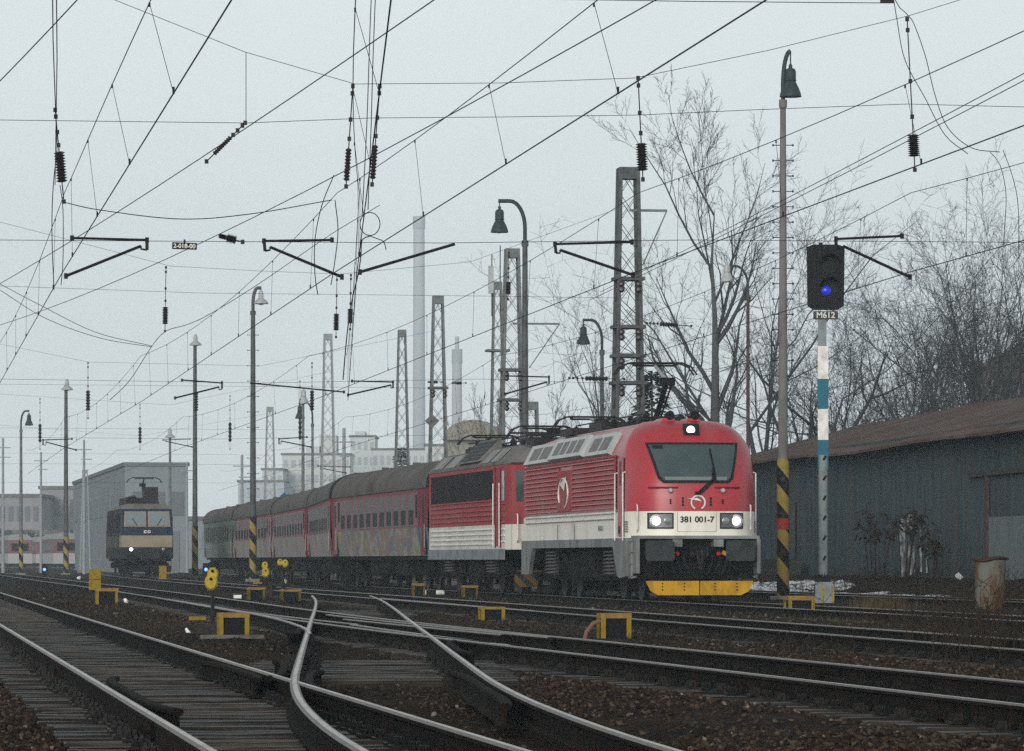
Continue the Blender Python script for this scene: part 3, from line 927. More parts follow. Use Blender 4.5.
        ov = [(xo, 10.15 - 1.0 * .78 * math.cos(a), 2.56 + .37 * math.sin(a)) for a in np.linspace(math.radians(-75), math.radians(215), 32)]
        em.tube(ov, .024, 5)
        em.add([(xo + sx * .01, 9.6, 2.98), (xo + sx * .01, 10.75, 2.80), (xo + sx * .01, 9.95, 2.62)], [(0, 1, 2)])
        em.build('emblem', M_WHITEP, ep)
        # cab door
        dr = MB().bx(X - .02, X + sx * .012, 1.15, 1.95, 1.46, 3.25).build('cab_door', M_RED, root)
        MB().bx(X, X + sx * .02, 1.38, 1.72, 2.62, 3.18).build('door_window', M_SEAL, dr)
        MB().bx(X, X + sx * .03, 1.22, 1.34, 2.0, 2.12).build('door_handle', M_BLACK, dr)
        dl = MB()
        for yy in (1.13, 1.96): dl.bx(X, X + sx * .016, yy, yy + .014, 1.46, 3.26)
        dl.build('door_gap', M_DKRED, root)
        hr = MB()
        for yy in (.98, 2.12): hr.tube([(X, yy, 1.35), (X + sx * .06, yy, 1.37), (X + sx * .06, yy, 2.9), (X, yy, 2.92)], .018, 6)
        hr.build('handrail', M_WHITEP, root)
        text_part('381 001-7', .16, M_SKIRT, root, (X + sx * .012, 4.6 if sx < 0 else 4.6, 1.66), (math.radians(90), 0, math.radians(-90 if sx < 0 else 90)), 'side_lettering')
        pn = MB()
        for r in range(5):
            for c in range(3):
                pn.bx(X, X + sx * .013, .70 + c * .12, .79 + c * .12, 1.55 + r * .055, 1.585 + r * .055)
        pn.build('notice', M_SKIRT, root)
        # sloping roof flank with intakes
        z0, z1 = 3.36, 3.86
        def flank(y, t, off):
            z = z0 + (z1 - z0) * t
            xx = 1.44 - .27 * t
            nx, nzz = .80, .42
            return (sx * (xx + off * nx), y, z + off * nzz)
        rp = MB()
        for (ya, yb, off) in ((3.3, 7.0, .10), (7.05, 12.6, .19), (12.65, L - .6, .11)):
            q = [flank(ya, 0, off), flank(yb, 0, off), flank(yb, 1, off), flank(ya, 1, off), flank(ya, 0, -.1), flank(yb, 0, -.1), flank(yb, 1, -.1), flank(ya, 1, -.1)]
            rp.add(q, [(0, 1, 2, 3), (4, 7, 6, 5), (0, 4, 5, 1), (1, 5, 6, 2), (2, 6, 7, 3), (3, 7, 4, 0)])
        rp.build('roof_flank', M_ROOFP, root)
        for (ya, yb, nn, off) in ((3.6, 6.7, 2, .105), (7.5, 12.2, 4, .195), (13.2, 16.8, 2, .115)):
            w = (yb - ya) / nn
            for k in range(nn):
                a, c = ya + k * w + .12, ya + (k + 1) * w - .12
                q = [flank(a, .18, off), flank(c, .18, off), flank(c, .82, off), flank(a, .82, off)]
                q += [flank(a, .18, off - .03), flank(c, .18, off - .03), flank(c, .82, off - .03), flank(a, .82, off - .03)]
                MB().add(q, [(0, 1, 2, 3), (4, 7, 6, 5), (0, 4, 5, 1), (1, 5, 6, 2), (2, 6, 7, 3), (3, 7, 4, 0)]).build('roof_intake', M_ROOFIN, root)
    dt = MB()
    dt.bx(-.60, .60, 4.4, L - .6, 4.02, 4.11)
    dt.build('roof_deck', M_ROOFP, root)
    eq = MB()
    for yy in (4.2, 6.5, 9.0, 12.5, 15.2):
        eq.lathe([(.05, 4.1), (.10, 4.14), (.05, 4.18), (.10, 4.22), (.05, 4.26), (.09, 4.30), (.03, 4.36)], (-.45, yy, 0), 10)
        eq.lathe([(.05, 4.1), (.10, 4.14), (.05, 4.18), (.10, 4.22), (.05, 4.26), (.09, 4.30), (.03, 4.36)], (.5, yy + .7, 0), 10)
    eq.tube([(-.45, 4.2, 4.36), (-.45, 15.2, 4.38)], .02, 6)
    eq.tube([(.5, 4.9, 4.36), (.5, 15.9, 4.38)], .02, 6)
    eq.bx(-.6, .6, 10, 12, 4.12, 4.34)
    eq.bx(-.75, .75, 14.0, 16.0, 4.12, 4.30)
    eq.build('roof_equipment', M_IRON, root)
    for xx in (-.42, .16):
        h = MB()
        h.prism([(xx - .22, 4.03), (xx - .12, 4.16), (xx + .12, 4.16), (xx + .24, 4.03)], 1.35, 2.3, 'XZ')
        hm = h.build('horn_fairing', M_RED, root)
        MB().lathe([(.05, .4), (.07, 0), (.11, -.14), (.10, -.16)], (xx + .04, 1.5, 4.22), 14, 'Y').build('horn', M_BLACK, hm, smooth=40)
    for (yy, up) in ((5.2, True), (15.3, False)):
        pantograph(root, yy, up, 4.15, M_PANTO)
    bogie(root, 4.1, 1.12, 2.5, .62)
    bogie(root, 13.6, 1.12, 2.5, .62)
    ub = MB()
    ub.bx(-1.2, 1.2, 6.6, 11.2, .42, 1.2)
    for yy in (6.7, 8.0, 9.4): ub.bx(-1.28, -1.2, yy, yy + 1.1, .5, 1.1)
    ub.bx(-1.1, 1.1, .5, L - .5, 1.12, 1.38)
    ub.bx(-.55, .55, 1.2, L - 1.0, .16, .6)
    ub.build('transformer_box', M_UNDER, root)
    return root

def pantograph(root, y, up, zb, mlight, knee_front=True, zhead=5.62):
    'single arm pantograph: base, lower arm, upper arm, collector head'
    fr = MB()
    for xx in (-.5, .5): fr.bar((xx, y - .6, zb + .12), (xx, y + .6, zb + .12), .06, .06)
    for yy in (-.6, .6): fr.bar((-.5, y + yy, zb + .12), (.5, y + yy, zb + .12), .06, .06)
    for xx in (-.5, .5):
        for yy in (-.6, .6): fr.lathe([(.05, zb - .1), (.08, zb - .05), (.05, zb), (.08, zb + .04), (.04, zb + .12)], (xx, y + yy, 0), 8)
    base = fr.build('pantograph', M_IRON, root)
    s = -1 if knee_front else 1
    if up: foot, knee, top = (0, y - s * .3, zb + .15), (0, y + s * 1.25, zb + .95), (0, y - s * .45, zhead - .08)
    else: foot, knee, top = (0, y - s * .3, zb + .15), (0, y + s * 1.5, zb + .28), (0, y - s * .35, zb + .42)
    a = MB()
    a.tube([foot, knee], [.075, .055], 8)
    a.tube([(.14, foot[1] - s * .2, foot[2]), (.10, knee[1], knee[2] - .1)], .022, 6)
    a.box(knee, (.36, .16, .18))
    a.build('lower_arm', M_BLACK, base)
    u = MB()
    u.tube([knee, top], [.055, .035], 8)
    u.build('upper_arm', mlight, base)
    h = MB()
    for yy in (-.2, .2):
        h.tube([(-.98, top[1] + yy, top[2] - .22), (-.84, top[1] + yy, top[2] - .03), (-.62, top[1] + yy, top[2] + .06), (.62, top[1] + yy, top[2] + .06), (.84, top[1] + yy, top[2] - .03), (.98, top[1] + yy, top[2] - .22)], .022, 6)
    h.bar((-.5, top[1] - .2, top[2] + .02), (-.5, top[1] + .2, top[2] + .02), .04)
    h.bar((.5, top[1] - .2, top[2] + .02), (.5, top[1] + .2, top[2] + .02), .04)
    h.bar((-.5, top[1], top[2]), (.5, top[1], top[2]), .05)
    h.build('collector_head', M_IRON, base)
lead_loco()

# ------------------------------------------------------------------ second locomotive
def second_loco():
    p0, p1 = np.array([1.42, 122.2]), np.array([-1.24, 139.2])
    rz = math.atan2(-(p1[0] - p0[0]), p1[1] - p0[1])
    root = thing('locomotive', 'older dusty red and white locomotive coupled behind the leader, with a wide dark grille', 'locomotive', (p0[0], p0[1], 0), rz, group='locomotives in the yard')
    L, X = 16.9, 1.47
    b = MB()
    prof = [(-X, 1.15), (-X, 1.88), (-X, 3.42), (-1.44, 3.52)]
    pts = [(-X, 1.22), (-X, 1.88), (-X, 3.50)]
    # body with sloping cab ends
    def ring(y, tz, w):
        return [(-w, y, 1.2), (-w, y, 1.88), (-w, y, tz), (w, y, tz), (w, y, 1.88), (w, y, 1.2)]
    secs = [(.35, 2.35, 1.38), (.62, 3.50, 1.36), (1.0, 3.50, X), (L - 1.0, 3.50, X), (L - .62, 3.50, 1.36), (L - .35, 2.35, 1.38)]
    vs = []
    for y, tz, w in secs: vs += ring(y, tz, w)
    fs = []; mi = []
    for i in range(len(secs) - 1):
        for k in range(5):
            a = i * 6 + k
            fs.append((a, a + 1, a + 7, a + 6)); mi.append(1 if k in (0, 4) else 0)
        fs.append((i * 6 + 5, i * 6, i * 6 + 6, i * 6 + 11)); mi.append(1)
    fs.append((0, 1, 4, 5)); mi.append(1); fs.append((1, 2, 3, 4)); mi.append(0)
    o = 6 * (len(secs) - 1)
    fs.append((o, o + 1, o + 4, o + 5)); mi.append(1); fs.append((o + 1, o + 2, o + 3, o + 4)); mi.append(0)
    b.add(vs, fs); b.m = mi
    b.build('body', [M_REDD, M_CREAMD], root)
    rf = MB()
    prf = [(-1.49, 3.50), (-1.49, 3.56), (-1.02, 4.02), (1.02, 4.02), (1.49, 3.56), (1.49, 3.50)]
    rf.prism(prf, 1.3, L - 1.0, 'XZ')
    rf.add([(-1.40, .55, 3.50), (-1.38, .5, 3.54), (-.8, .85, 3.93), (.8, .85, 3.93), (1.38, .5, 3.54), (1.40, .55, 3.50)] + [(x, 1.29, z) for x, z in prf], [(k, k + 1, k + 7, k + 6) for k in range(5)] + [(0, 1, 2, 3, 4, 5), (11, 10, 9, 8, 7, 6), (5, 0, 6, 11)])
    rf.build('roof', M_ROOFGREY, root)
    ri = MB()
    for (a, c) in ((2.2, 3.7), (4.0, 5.4), (10.6, 12.6), (13.2, 15.2)):
      ri = MB(); ri.add([(-1.475, a, 3.60), (-1.475, c, 3.60), (-1.10, c, 3.97), (-1.10, a, 3.97)], [(0, 1, 2, 3)])
      ri.build('roof_hatch', mat('pale_roof_hatch', (0.27, 0.27, 0.26), 0.7, 0, (0.16, 0.16, 0.15), 2), root)
    rg = MB()
    rg.use(0).add([(-1.50, 6.0, 3.66), (-1.50, 10.0, 3.66), (-.80, 10.0, 4.34), (-.80, 6.0, 4.34), (-.78, 6.0, 3.9), (-.78, 10.0, 3.9)], [(0, 1, 2, 3), (0, 3, 4), (1, 5, 2), (2, 5, 4, 3)])
    rg.use(1)
    for a, c in ((6.15, 7.95), (8.1, 9.85)):
        for k in range(5):
            t0, t1 = .1 + k * .17, .1 + k * .17 + .12
            e = [(-1.51 + .70 * t, 3.66 + .68 * t + .012) for t in (t0, t1)]
            rg.add([(e[0][0], a, e[0][1]), (e[0][0], c, e[0][1]), (e[1][0], c, e[1][1]), (e[1][0], a, e[1][1])], [(0, 1, 2, 3)])
    rg.build('roof_grille', [M_ROOFGREY, M_SEAL], root)
    for sx in (-1, 1):
        gf = MB()
        y0, y1 = 2.95, L - 1.5
        gf.bx(sx * X - .01, sx * X + sx * .02, y0, y1, 2.56, 3.38)
        g = gf.build('side_grille', M_GRILLE, root)
        fr = MB()
        for zz in (2.53, 3.38): fr.bx(sx * X, sx * (X + .035), y0 - .08, y1 + .08, zz, zz + .04)
        for yy in (y0 - .08, y1): fr.bx(sx * X, sx * (X + .034), yy, yy + .06, 2.53, 3.42)
        fr.build('grille_frame', M_REDLOUV, g)
        rb = MB()
        for k in range(4): rb.use(0).prism([(sx * X, 2.0 + k * .135 + .05), (sx * (X + .035), 2.0 + k * .135 + .02), (sx * (X + .035), 2.0 + k * .135), (sx * X, 2.0 + k * .135 - .01)], y0, y1, 'XZ')
        for k in range(4): rb.use(1).prism([(sx * X, 1.34 + k * .135 + .05), (sx * (X + .035), 1.34 + k * .135 + .02), (sx * (X + .035), 1.34 + k * .135), (sx * X, 1.34 + k * .135 - .01)], y0, y1, 'XZ')
        for k in range(7): rb.use(0 if k > 2 else 1).prism([(sx * X, 1.4 + k * .17 + .05), (sx * (X + .03), 1.4 + k * .17 + .02), (sx * (X + .03), 1.4 + k * .17), (sx * X, 1.4 + k * .17 - .01)], .98, 1.55, 'XZ')
        rb.build('ribbed_panel', [M_REDLOUV, M_WHITEP], root)
        sk = MB().bx(sx * X - .04, sx * X + sx * .012, .95, L - .95, .93, 1.22)
        sk.build('skirt', M_SKIRTD, root)
        MB().bx(sx * X, sx * (X + .016), 1.72, 2.55, 1.30, 3.42).build('cab_door', M_REDD, root)
        dd = MB()
        for yy in (1.66, 2.60): dd.bx(sx * X, sx * (X + .03), yy, yy + .06, 1.25, 3.42)
        dd.build('door_post', M_DKRED, root)
        hr = MB()
        for yy in (1.60, 2.70): hr.tube([(sx * (X + .07), yy, 1.3), (sx * (X + .07), yy, 3.0)], .018, 6)
        hr.build('handrail', M_WHITEP, root)
        MB().bx(sx * X, sx * (X + .02), 1.02, 1.46, 2.52, 3.32).build('cab_side_window', M_GLASS, root)
    for xx in (-.68, .68):
        q = [(xx - .58, .366, 2.50), (xx + .58, .366, 2.50), (xx + .56, .56, 3.32), (xx - .56, .56, 3.32)]
        MB().add([(x, y + .012 - .02, z) for x, y, z in q] + [(x, y + .05, z) for x, y, z in q], [(0, 1, 2, 3), (4, 7, 6, 5), (0, 4, 5, 1), (1, 5, 6, 2), (2, 6, 7, 3), (3, 7, 4, 0)]).build('windscreen', M_GLASS, root)
    for xx in (-1.25, 1.25):
        MB().tube([(xx, .30, 2.15), (xx, .2, 2.12), (xx, .2, 1.45), (xx, .32, 1.4)], .02, 6).build('handrail', M_WHITEP, root)
        bf = MB().lathe([(.12, .5), (.12, .0), (.15, -.02), (.15, -.15)], (xx * .72, .1, 1.06), 12, 'Y').lathe([(.25, -.2), (.25, -.15)], (xx * .72, .1, 1.06), 16, 'Y')
        bf.build('buffer', M_UNDER, root)
    pw = MB()
    pw.prism([(-1.35, .2), (-.75, .2), (-.75, .55), (-1.35, .55)], .05, .1, 'XZ').prism([(.75, .2), (1.35, .2), (1.35, .55), (.75, .55)], .05, .1, 'XZ').bar((-1.3, .12, .62), (1.3, .12, .62), .06)
    pw.build('rail_guard', stripe_mat('guard_stripes', (0.02, 0.02, 0.02), (0.10, 0.062, 0.018), .4, 1.0), root)
    eq = MB()
    for k in range(9):
        yy = 1.6 + k * 1.6
        xx = -.4 if k % 2 else .4
        eq.lathe([(.06, 4.0), (.11, 4.05), (.06, 4.10), (.11, 4.15), (.06, 4.20), (.1, 4.25), (.03, 4.34)], (xx, yy, 0), 8)
    eq.tube([(-.4, 3.0, 4.34), (-.4, 15, 4.40)], .025, 6); eq.tube([(.4, 1.6, 4.36), (.4, 14.5, 4.36)], .025, 6)
    for (a, c, z) in ((.9, 2.2, 4.18), (10.3, 12.0, 4.26), (12.6, 13.6, 4.2)): eq.bx(-.7, .7, a, c, 4.0, z)
    eq.bar((-.9, 1.0, 4.28), (.9, 1.0, 4.28), .06); eq.bar((-1.0, 3.3, 4.40), (1.0, 3.3, 4.40), .06)
    eq.build('roof_equipment', M_IRON, root)
    pantograph(root, 3.4, False, 4.12, M_IRON)
    pantograph(root, 13.6, False, 4.12, M_IRON, False)
    bogie(root, 4.3, 1.12, 3.2, .62); bogie(root, L - 4.3, 1.12, 3.2, .62)
    un = MB().bx(-1.2, 1.2, 7.3, 9.6, .4, 1.0).bx(-1.1, 1.1, .6, L - .6, .95, 1.2)
    for yy in (2.2, 6.6, 10.2, 14.6): un.bx(-1.33, -1.2, yy, yy + .22, .55, .95)
    un.build('underframe_box', M_UNDER, root)
    return root
second_loco()

# ------------------------------------------------------------------ passenger coaches
def graffiti_mat(name, base, cols, scale=0.9):
    m = bpy.data.materials.new(name); m.use_nodes = True
    n, l = m.node_tree.nodes, m.node_tree.links
    b = n['Principled BSDF']; b.inputs['Roughness'].default_value = 0.7; b.inputs['Specular IOR Level'].default_value = 0.08
    co = n.new('ShaderNodeTexCoord')
    mp = n.new('ShaderNodeMapping'); mp.inputs['Scale'].default_value = (1, .55, 1.1); l.new(co.outputs['Object'], mp.inputs[0])
    out = None
    for i, c in enumerate(cols):
        t = n.new('ShaderNodeTexNoise'); t.inputs['Scale'].default_value, t.inputs['Detail'].default_value, t.inputs['Distortion'].default_value = scale * (1 + .17 * i), 4, 1.2
        ad = n.new('ShaderNodeVectorMath'); ad.inputs[1].default_value = (i * 7.3, i * 3.1 + .4, i * 5.7)
        l.new(mp.outputs[0], ad.inputs[0]); l.new(ad.outputs[0], t.inputs['Vector'])
        r = n.new('ShaderNodeMapRange'); r.inputs['From Min'].default_value, r.inputs['From Max'].default_value = .51, .57
        r.inputs['To Max'].default_value = 0.55
        l.new(t.outputs['Fac'], r.inputs['Value'])
        x = n.new('ShaderNodeMix'); x.data_type = 'RGBA'
        l.new(r.outputs[0], x.inputs['Factor'])
        if out is None: x.inputs['A'].default_value = (*base, 1)
        else: l.new(out, x.inputs['A'])
        x.inputs['B'].default_value = (*c, 1)
        out = x.outputs['Result']
    l.new(out, b.inputs['Base Color'])
    return m

M_COACHROOF = mat('coach_roof_soot', (0.12, 0.112, 0.108), 0.85, 0, (0.07, 0.064, 0.06), 0.9, 0.4, 0.7, stretch=(1, .6, 1))
M_WINGREY = mat('dull_window_glass', (0.125, 0.125, 0.13), 0.6, 0, (0.095, 0.09, 0.095), 2, spec=.2)
M_COACHRED = mat('grimy_coach_red', (0.20, 0.085, 0.10), 0.75, 0, (0.14, 0.075, 0.085), 1.1, 0.42, 0.7)
M_RAILBAR = mat('grimy_handrail', (0.30, 0.29, 0.28), 0.7)
M_WINDARK = mat('dark_window_glass', (0.005, 0.006, 0.008), 0.5, spec=.08)
M_BAND1 = mat('grimy_window_band', (0.205, 0.125, 0.132), 0.7, 0, (0.21, 0.095, 0.11), 1.1, 0.42, 0.7)
M_BAND2 = mat('grimy_pink_band', (0.25, 0.165, 0.17), 0.7, 0, (0.23, 0.135, 0.145), 1.1, 0.42, 0.7)
M_GREEN = mat('faded_green_paint', (0.10, 0.165, 0.125), 0.7, 0, (0.16, 0.21, 0.17), 1.1, 0.42, 0.7)
M_GRAF1 = graffiti_mat('sprayed_side', (0.20, 0.175, 0.175), [(0.27, 0.19, 0.07), (0.15, 0.12, 0.24), (0.08, 0.17, 0.18), (0.32, 0.31, 0.28), (0.22, 0.12, 0.11), (0.22, 0.22, 0.10)])
M_GRAF2 = mat('grey_coach_side', (0.27, 0.245, 0.24), 0.7, 0, (0.20, 0.18, 0.178), 1.0, 0.42, 0.7)
M_TEAL = mat('teal_spray', (0.05, 0.14, 0.17), 0.7, 0, (0.20, 0.16, 0.16), 2.2, 0.45, 0.62)
M_ENDRED = mat('red_door_end', (0.17, 0.022, 0.036), 0.65, 0, (0.12, 0.035, 0.046), 1.5)
M_BELLOW = mat('rubber_bellows', (0.018, 0.018, 0.018), 0.85)

def coach(label, pn, pf, band, low, end, window='two', lowend=None, teal=False, near_red=False):
    pn, pf = np.array(pn), np.array(pf)
    v = pf - pn
    D = float(np.hypot(*v)); L = D - .75
    root = thing('passenger_coach', label, 'coach', (pn[0], pn[1], 0), math.atan2(-v[0], v[1]), group='coaches behind the two locomotives')
    X = 1.43
    b = MB()
    mats = [M_COACHRED if window != 'green' else M_GREEN, band, low, end, M_TEAL if teal else end]
    nr = teal or near_red
    cuts = [(0.0, 2.35, 3 if nr else None, 4), (2.35, L - 1.0, None, None), (L - 1.0, L, 3, 3)]
    for sx in (-1, 1):
        for (ya, yb, mA, mB_) in cuts:
            for (za, zb, m) in ((1.05, 1.92, 2), (1.92, 3.02, 1), (3.02, 3.20, 0)):
                mi = m if mA is None else (mB_ if m == 2 else mA)
                i0 = sx * (X - (.10 if za < 1.2 else 0)); i1 = sx * X
                b.use(mi).add([(i0, ya, za), (i0, yb, za), (i1, yb, zb), (i1, ya, zb)], [(0, 1, 2, 3)])
                if za < 1.2: pass
    b.use(3)
    for y in (0, L): b.add([(-X + .1, y, 1.05), (X - .1, y, 1.05), (X, y, 3.2), (-X, y, 3.2)], [(0, 1, 2, 3)])
    b.add([(-X + .1, 0, 1.05), (X - .1, 0, 1.05), (X - .1, L, 1.05), (-X + .1, L, 1.05)], [(0, 1, 2, 3)])
    b.build('body', mats, root)
    rf = MB()
    prof = [(-1.47, 3.14)] + [(-1.47 * math.cos(a) ** .72 if math.cos(a) > 0 else 1.47 * (-math.cos(a)) ** .72, 3.2 + .87 * math.sin(a) ** .9) for a in np.linspace(.02, math.pi - .02, 17)] + [(1.47, 3.14)]
    rf.prism(prof, -.04, L + .04, 'XZ')
    for k in range(6):
        rf.box((-.35 + .7 * (k % 2), 2.5 + k * (L - 5) / 5, 4.07), (.22, .3, .12))
    rf.build('roof', M_COACHROOF, root, smooth=30)
    for y in (-.05, L):
        rib = MB(); rib.prism([(u * 1.01, 3.2 + (w - 3.2) * 1.02) for u, w in prof], y, y + .05, 'XZ')
        rib.build('roof_rim', M_SEAL, root)
    n = 11
    y0, y1 = 2.9, L - 2.3
    wstep = (y1 - y0) / n
    for sx in (-1, 1):
        for k in range(n):
            a = y0 + k * wstep + wstep * .17
            c = a + wstep * .66
            if window == 'wide' and k >= 6: 
                a -= wstep * .10; c += wstep * .10
            fr = MB().bx(sx * (X - .02), sx * (X + .015), a, c, 1.98, 2.95).build('window', M_WINGREY, root)
            MB().bx(sx * X, sx * (X + .022), a + .05, c - .05, 2.03, 2.03 + (.46 if window != 'green' else .8)).build('pane', M_WINDARK, fr)
        for ya in (.55, L - 1.25):
            dr = MB().bx(sx * (X - .02), sx * (X + .012), ya, ya + .8, 1.12, 3.0).build('door', end if (nr and ya < 2) else band, root)
            MB().bx(sx * X, sx * (X + .02), ya + .2, ya + .6, 2.1, 2.85).build('door_window', M_WINDARK, dr)
            MB().tube([(sx * (X + .04), ya - .07, 1.3), (sx * (X + .04), ya - .07, 2.0)], .014, 5).build('handrail', M_RAILBAR, root)
        if window == 'two':
            for ya in (2.45, L - 2.05): MB().bx(sx * X, sx * (X + .02), ya, ya + .32, 2.25, 2.95).build('toilet_window', M_WINDARK if sx * ya < 0 else M_WINGREY, root)
    bl = MB()
    for y0_, y1_ in ((-.37, 0), (L, L + .37)):
        bl.bx(-.62, .62, y0_, y1_, 1.15, 3.35)
    bl.build('gangway_bellows', M_BELLOW, root)
    un = MB().bx(-1.15, 1.15, 6.8, 9.6, .42, 1.05).bx(-1.2, 1.2, 11.5, 13.5, .5, 1.05).bx(-1.1, 1.1, 15.0, 17, .45, 1.05).bx(-1.25, 1.25, .1, L - .1, .93, 1.06)
    for y in (.3, L - .3):
        for xx in (-.9, .9): un.lathe([(.12, -.3), (.12, .3)], (xx, y, 1.0), 10, 'Y')
    un.build('underframe_box', M_UNDER, root)
    bogie(root, 3.3, 1.05, 2.5, .46, spring=False); bogie(root, L - 3.3, 1.05, 2.5, .46, spring=False)
    return root

def cpt(x, d, off=1.44): return ((x - 512) / F * d + off, d)
CP = [cpt(427, 140.2), cpt(330, 166), cpt(307, 192), cpt(271, 221), cpt(232, 251), cpt(203, 282)]
coach('first coach behind the red locomotives, its lower side sprayed with faded graffiti', CP[0], CP[1], M_BAND1, M_GRAF1, M_ENDRED, teal=True)
coach('second coach of the train, mostly hidden, with a dark continuous window band', CP[1], CP[2], M_BAND1, M_GRAF2, M_ENDRED, 'wide')
coach('third coach of the train, grimy pink and grey with a bright red door end', CP[2], CP[3], M_BAND2, M_GRAF2, M_ENDRED, near_red=True)
coach('fourth coach of the train, pale grey side behind the striped lamp post', CP[3], CP[4], M_BAND2, mat('pale_coach_side', (0.28, 0.26, 0.25), 0.7, 0, (0.22, 0.20, 0.20), 1.0), M_ENDRED)
coach('last coach of the train, faded green with dark windows', CP[4], CP[5], M_GREEN, mat('green_grey_side', (0.25, 0.28, 0.25), 0.7, 0, (0.20, 0.21, 0.20), 1.0), M_GREEN, 'green')

# ------------------------------------------------------------------ blue locomotive on the neighbouring track
M_NAVY = mat('navy_paint', (0.011, 0.022, 0.046), 0.6, 0, (0.028, 0.032, 0.04), 1.5)
M_TAN = mat('tan_band_paint', (0.255, 0.22, 0.16), 0.6, 0, (0.18, 0.16, 0.12), 1.5)
M_DKBLUE = mat('sooty_blue_side', (0.018, 0.022, 0.028), 0.7, 0, (0.035, 0.036, 0.036), 1.2)
def blue_loco():
    c = P(147.3, 560, 250)
    root = thing('locomotive', 'dark blue electric locomotive with a tan front band standing alone at left', 'locomotive', (c.x, c.y, 0), math.atan(K), group='locomotives in the yard')
    X, L = 1.47, 16.8
    secs = [(0, 1.40, 1.36), (.05, 2.3, 1.38), (.55, 3.72, 1.34), (1.1, 3.72, X), (L - 1.1, 3.72, X), (L, 2.3, 1.38)]
    zs = [1.0, 1.62, 2.26, 2.66, 3.72]
    b = MB()
    def fy(z): return float(np.interp(z, [1.0, 2.3, 3.72], [0, .06, .5]))
    rows = []
    for z in zs:
        h = X - .05 * max(0, z - 2.3)
        rows.append([(-h, L, z), (-h, 1.0, z), (-h + .1, fy(z), z), (h - .1, fy(z), z), (h, 1.0, z), (h, L, z)])
    vs = [p for r in rows for p in r]; b.add(vs, [])
    for i in range(len(zs) - 1):
        for k in range(5):
            a = i * 6 + k
            front = k in (1, 2, 3)
            b.f.append((a, a + 1, a + 7, a + 6)); b.m.append({0: 3, 1: 1, 2: 0, 3: 0}[i] if front else (3 if i != 1 else 2))
    o = (len(zs) - 1) * 6
    b.f.append((o, o + 1, o + 2, o + 3, o + 4, o + 5)); b.m.append(3)
    b.f.append(tuple([i * 6 for i in range(len(zs))] + [i * 6 + 5 for i in reversed(range(len(zs)))])); b.m.append(3)
    b.build('body', [M_NAVY, M_TAN, mat('dark_tan_side', (0.085, 0.078, 0.065), 0.7, 0, (0.05, 0.048, 0.045), 1.2), M_DKBLUE], root)  # side band darker than the tan band on the front
    rf = MB().prism([(-1.42, 3.72), (-1.05, 4.0), (1.05, 4.0), (1.42, 3.72)], .75, L - .8, 'XZ').build('roof', M_ROOFGREY, root)
    for sx in (-1, 1):
        q = [(sx * .05, fy(2.74) - .02, 2.74), (sx * 1.27, fy(2.74) - .02, 2.74), (sx * 1.22, fy(3.58) - .02, 3.58), (sx * .05, fy(3.58) - .02, 3.58)]
        def inset(e, off): 
            cx = sum(p[0] for p in q) / 4; cz = sum(p[2] for p in q) / 4
            return [(cx + (p[0] - cx) * e, p[1] - off, cz + (p[2] - cz) * e) for p in q]
        def slab(pts, t): return pts + [(x, y + t, z) for x, y, z in pts]
        FS = [(0, 1, 2, 3), (4, 7, 6, 5), (0, 4, 5, 1), (1, 5, 6, 2), (2, 6, 7, 3), (3, 7, 4, 0)]
        fr = MB().add(slab(inset(1, 0), .05), FS).build('windscreen', M_TAN, root)
        MB().add(slab(inset(.88, .02), .03), FS).build('pane', mat('pale_reflecting_glass', (0.16, 0.19, 0.20), 0.1, spec=.8), fr)
        MB().tube([(sx * .55, fy(2.8) - .07, 2.8), (sx * .8, fy(3.2) - .06, 3.2)], .02, 5).build('wiper', M_BLACK, root)
        lb = MB().lathe([(.14, 0), (.14, -.08)], (sx * .88, .0, 1.50), 16, 'Y').build('headlight', M_SEAL, root)
        MB().lathe([(.10, 0), (.08, -.03), (0, -.04)], (sx * .88, -.075, 1.50), 16, 'Y').build('bulb' if sx < 0 else 'lens', M_LIT if sx < 0 else M_LENS, lb)
        MB().lathe([(.12, .3), (.12, -.25), (.24, -.27), (.24, -.33)], (sx * .88, 0, 1.05), 14, 'Y').build('buffer', M_UNDER, root)
        MB().bx(sx * (X - .01), sx * (X + .01), 3.0, L - 3.0, 2.5, 3.4).build('side_grille', M_GRILLE, root)
        MB().bx(sx * (X - .01), sx * (X + .012), 1.5, 2.2, 1.1, 3.3).build('cab_door', M_DKBLUE, root)
        em = MB(); em.tube([(sx * .10 + .07 * math.cos(a), -.03, 2.46 + .06 * math.sin(a)) for a in np.linspace(.6 if sx < 0 else 0, 5.7 if sx < 0 else 6.28, 16)], .03, 5)
        em.build('emblem', M_WHITEP, root)
    lo = MB().bx(-1.3, 1.3, .12, .2, .25, .62).bx(-1.3, 1.3, .1, L - .1, .85, 1.05).bx(-1.1, 1.1, 6.8, 10, .4, .9)
    lo.build('underframe_box', M_UNDER, root)
    eq = MB().bx(-.55, .7, 1.0, 2.6, 4.0, 4.12)
    for k in range(9): eq.lathe([(.06, 4.0), (.12, 4.07), (.06, 4.14), (.12, 4.21), (.06, 4.28), (.1, 4.36), (.03, 4.46)], (-.75 + .25 * (k % 2), 2 + k * 1.5, 0), 8)
    eq.tube([(-.6, 2, 4.46), (-.6, 15, 4.46)], .035, 6); eq.bx(-.9, .5, 5.5, 7.5, 4.0, 4.4); eq.bx(-.9, .9, 9.5, 11.5, 4.0, 4.3)
    eq.bx(-.05, .75, 2.7, 3.4, 4.1, 4.95)
    eq.build('roof_equipment', M_IRON, root)
    pantograph(root, 3.6, True, 4.15, M_IRON, knee_front=False, zhead=5.50)
    bogie(root, 4.2, 1.12, 3.2, .62, spring=False); bogie(root, L - 4.2, 1.12, 3.2, .62, spring=False)
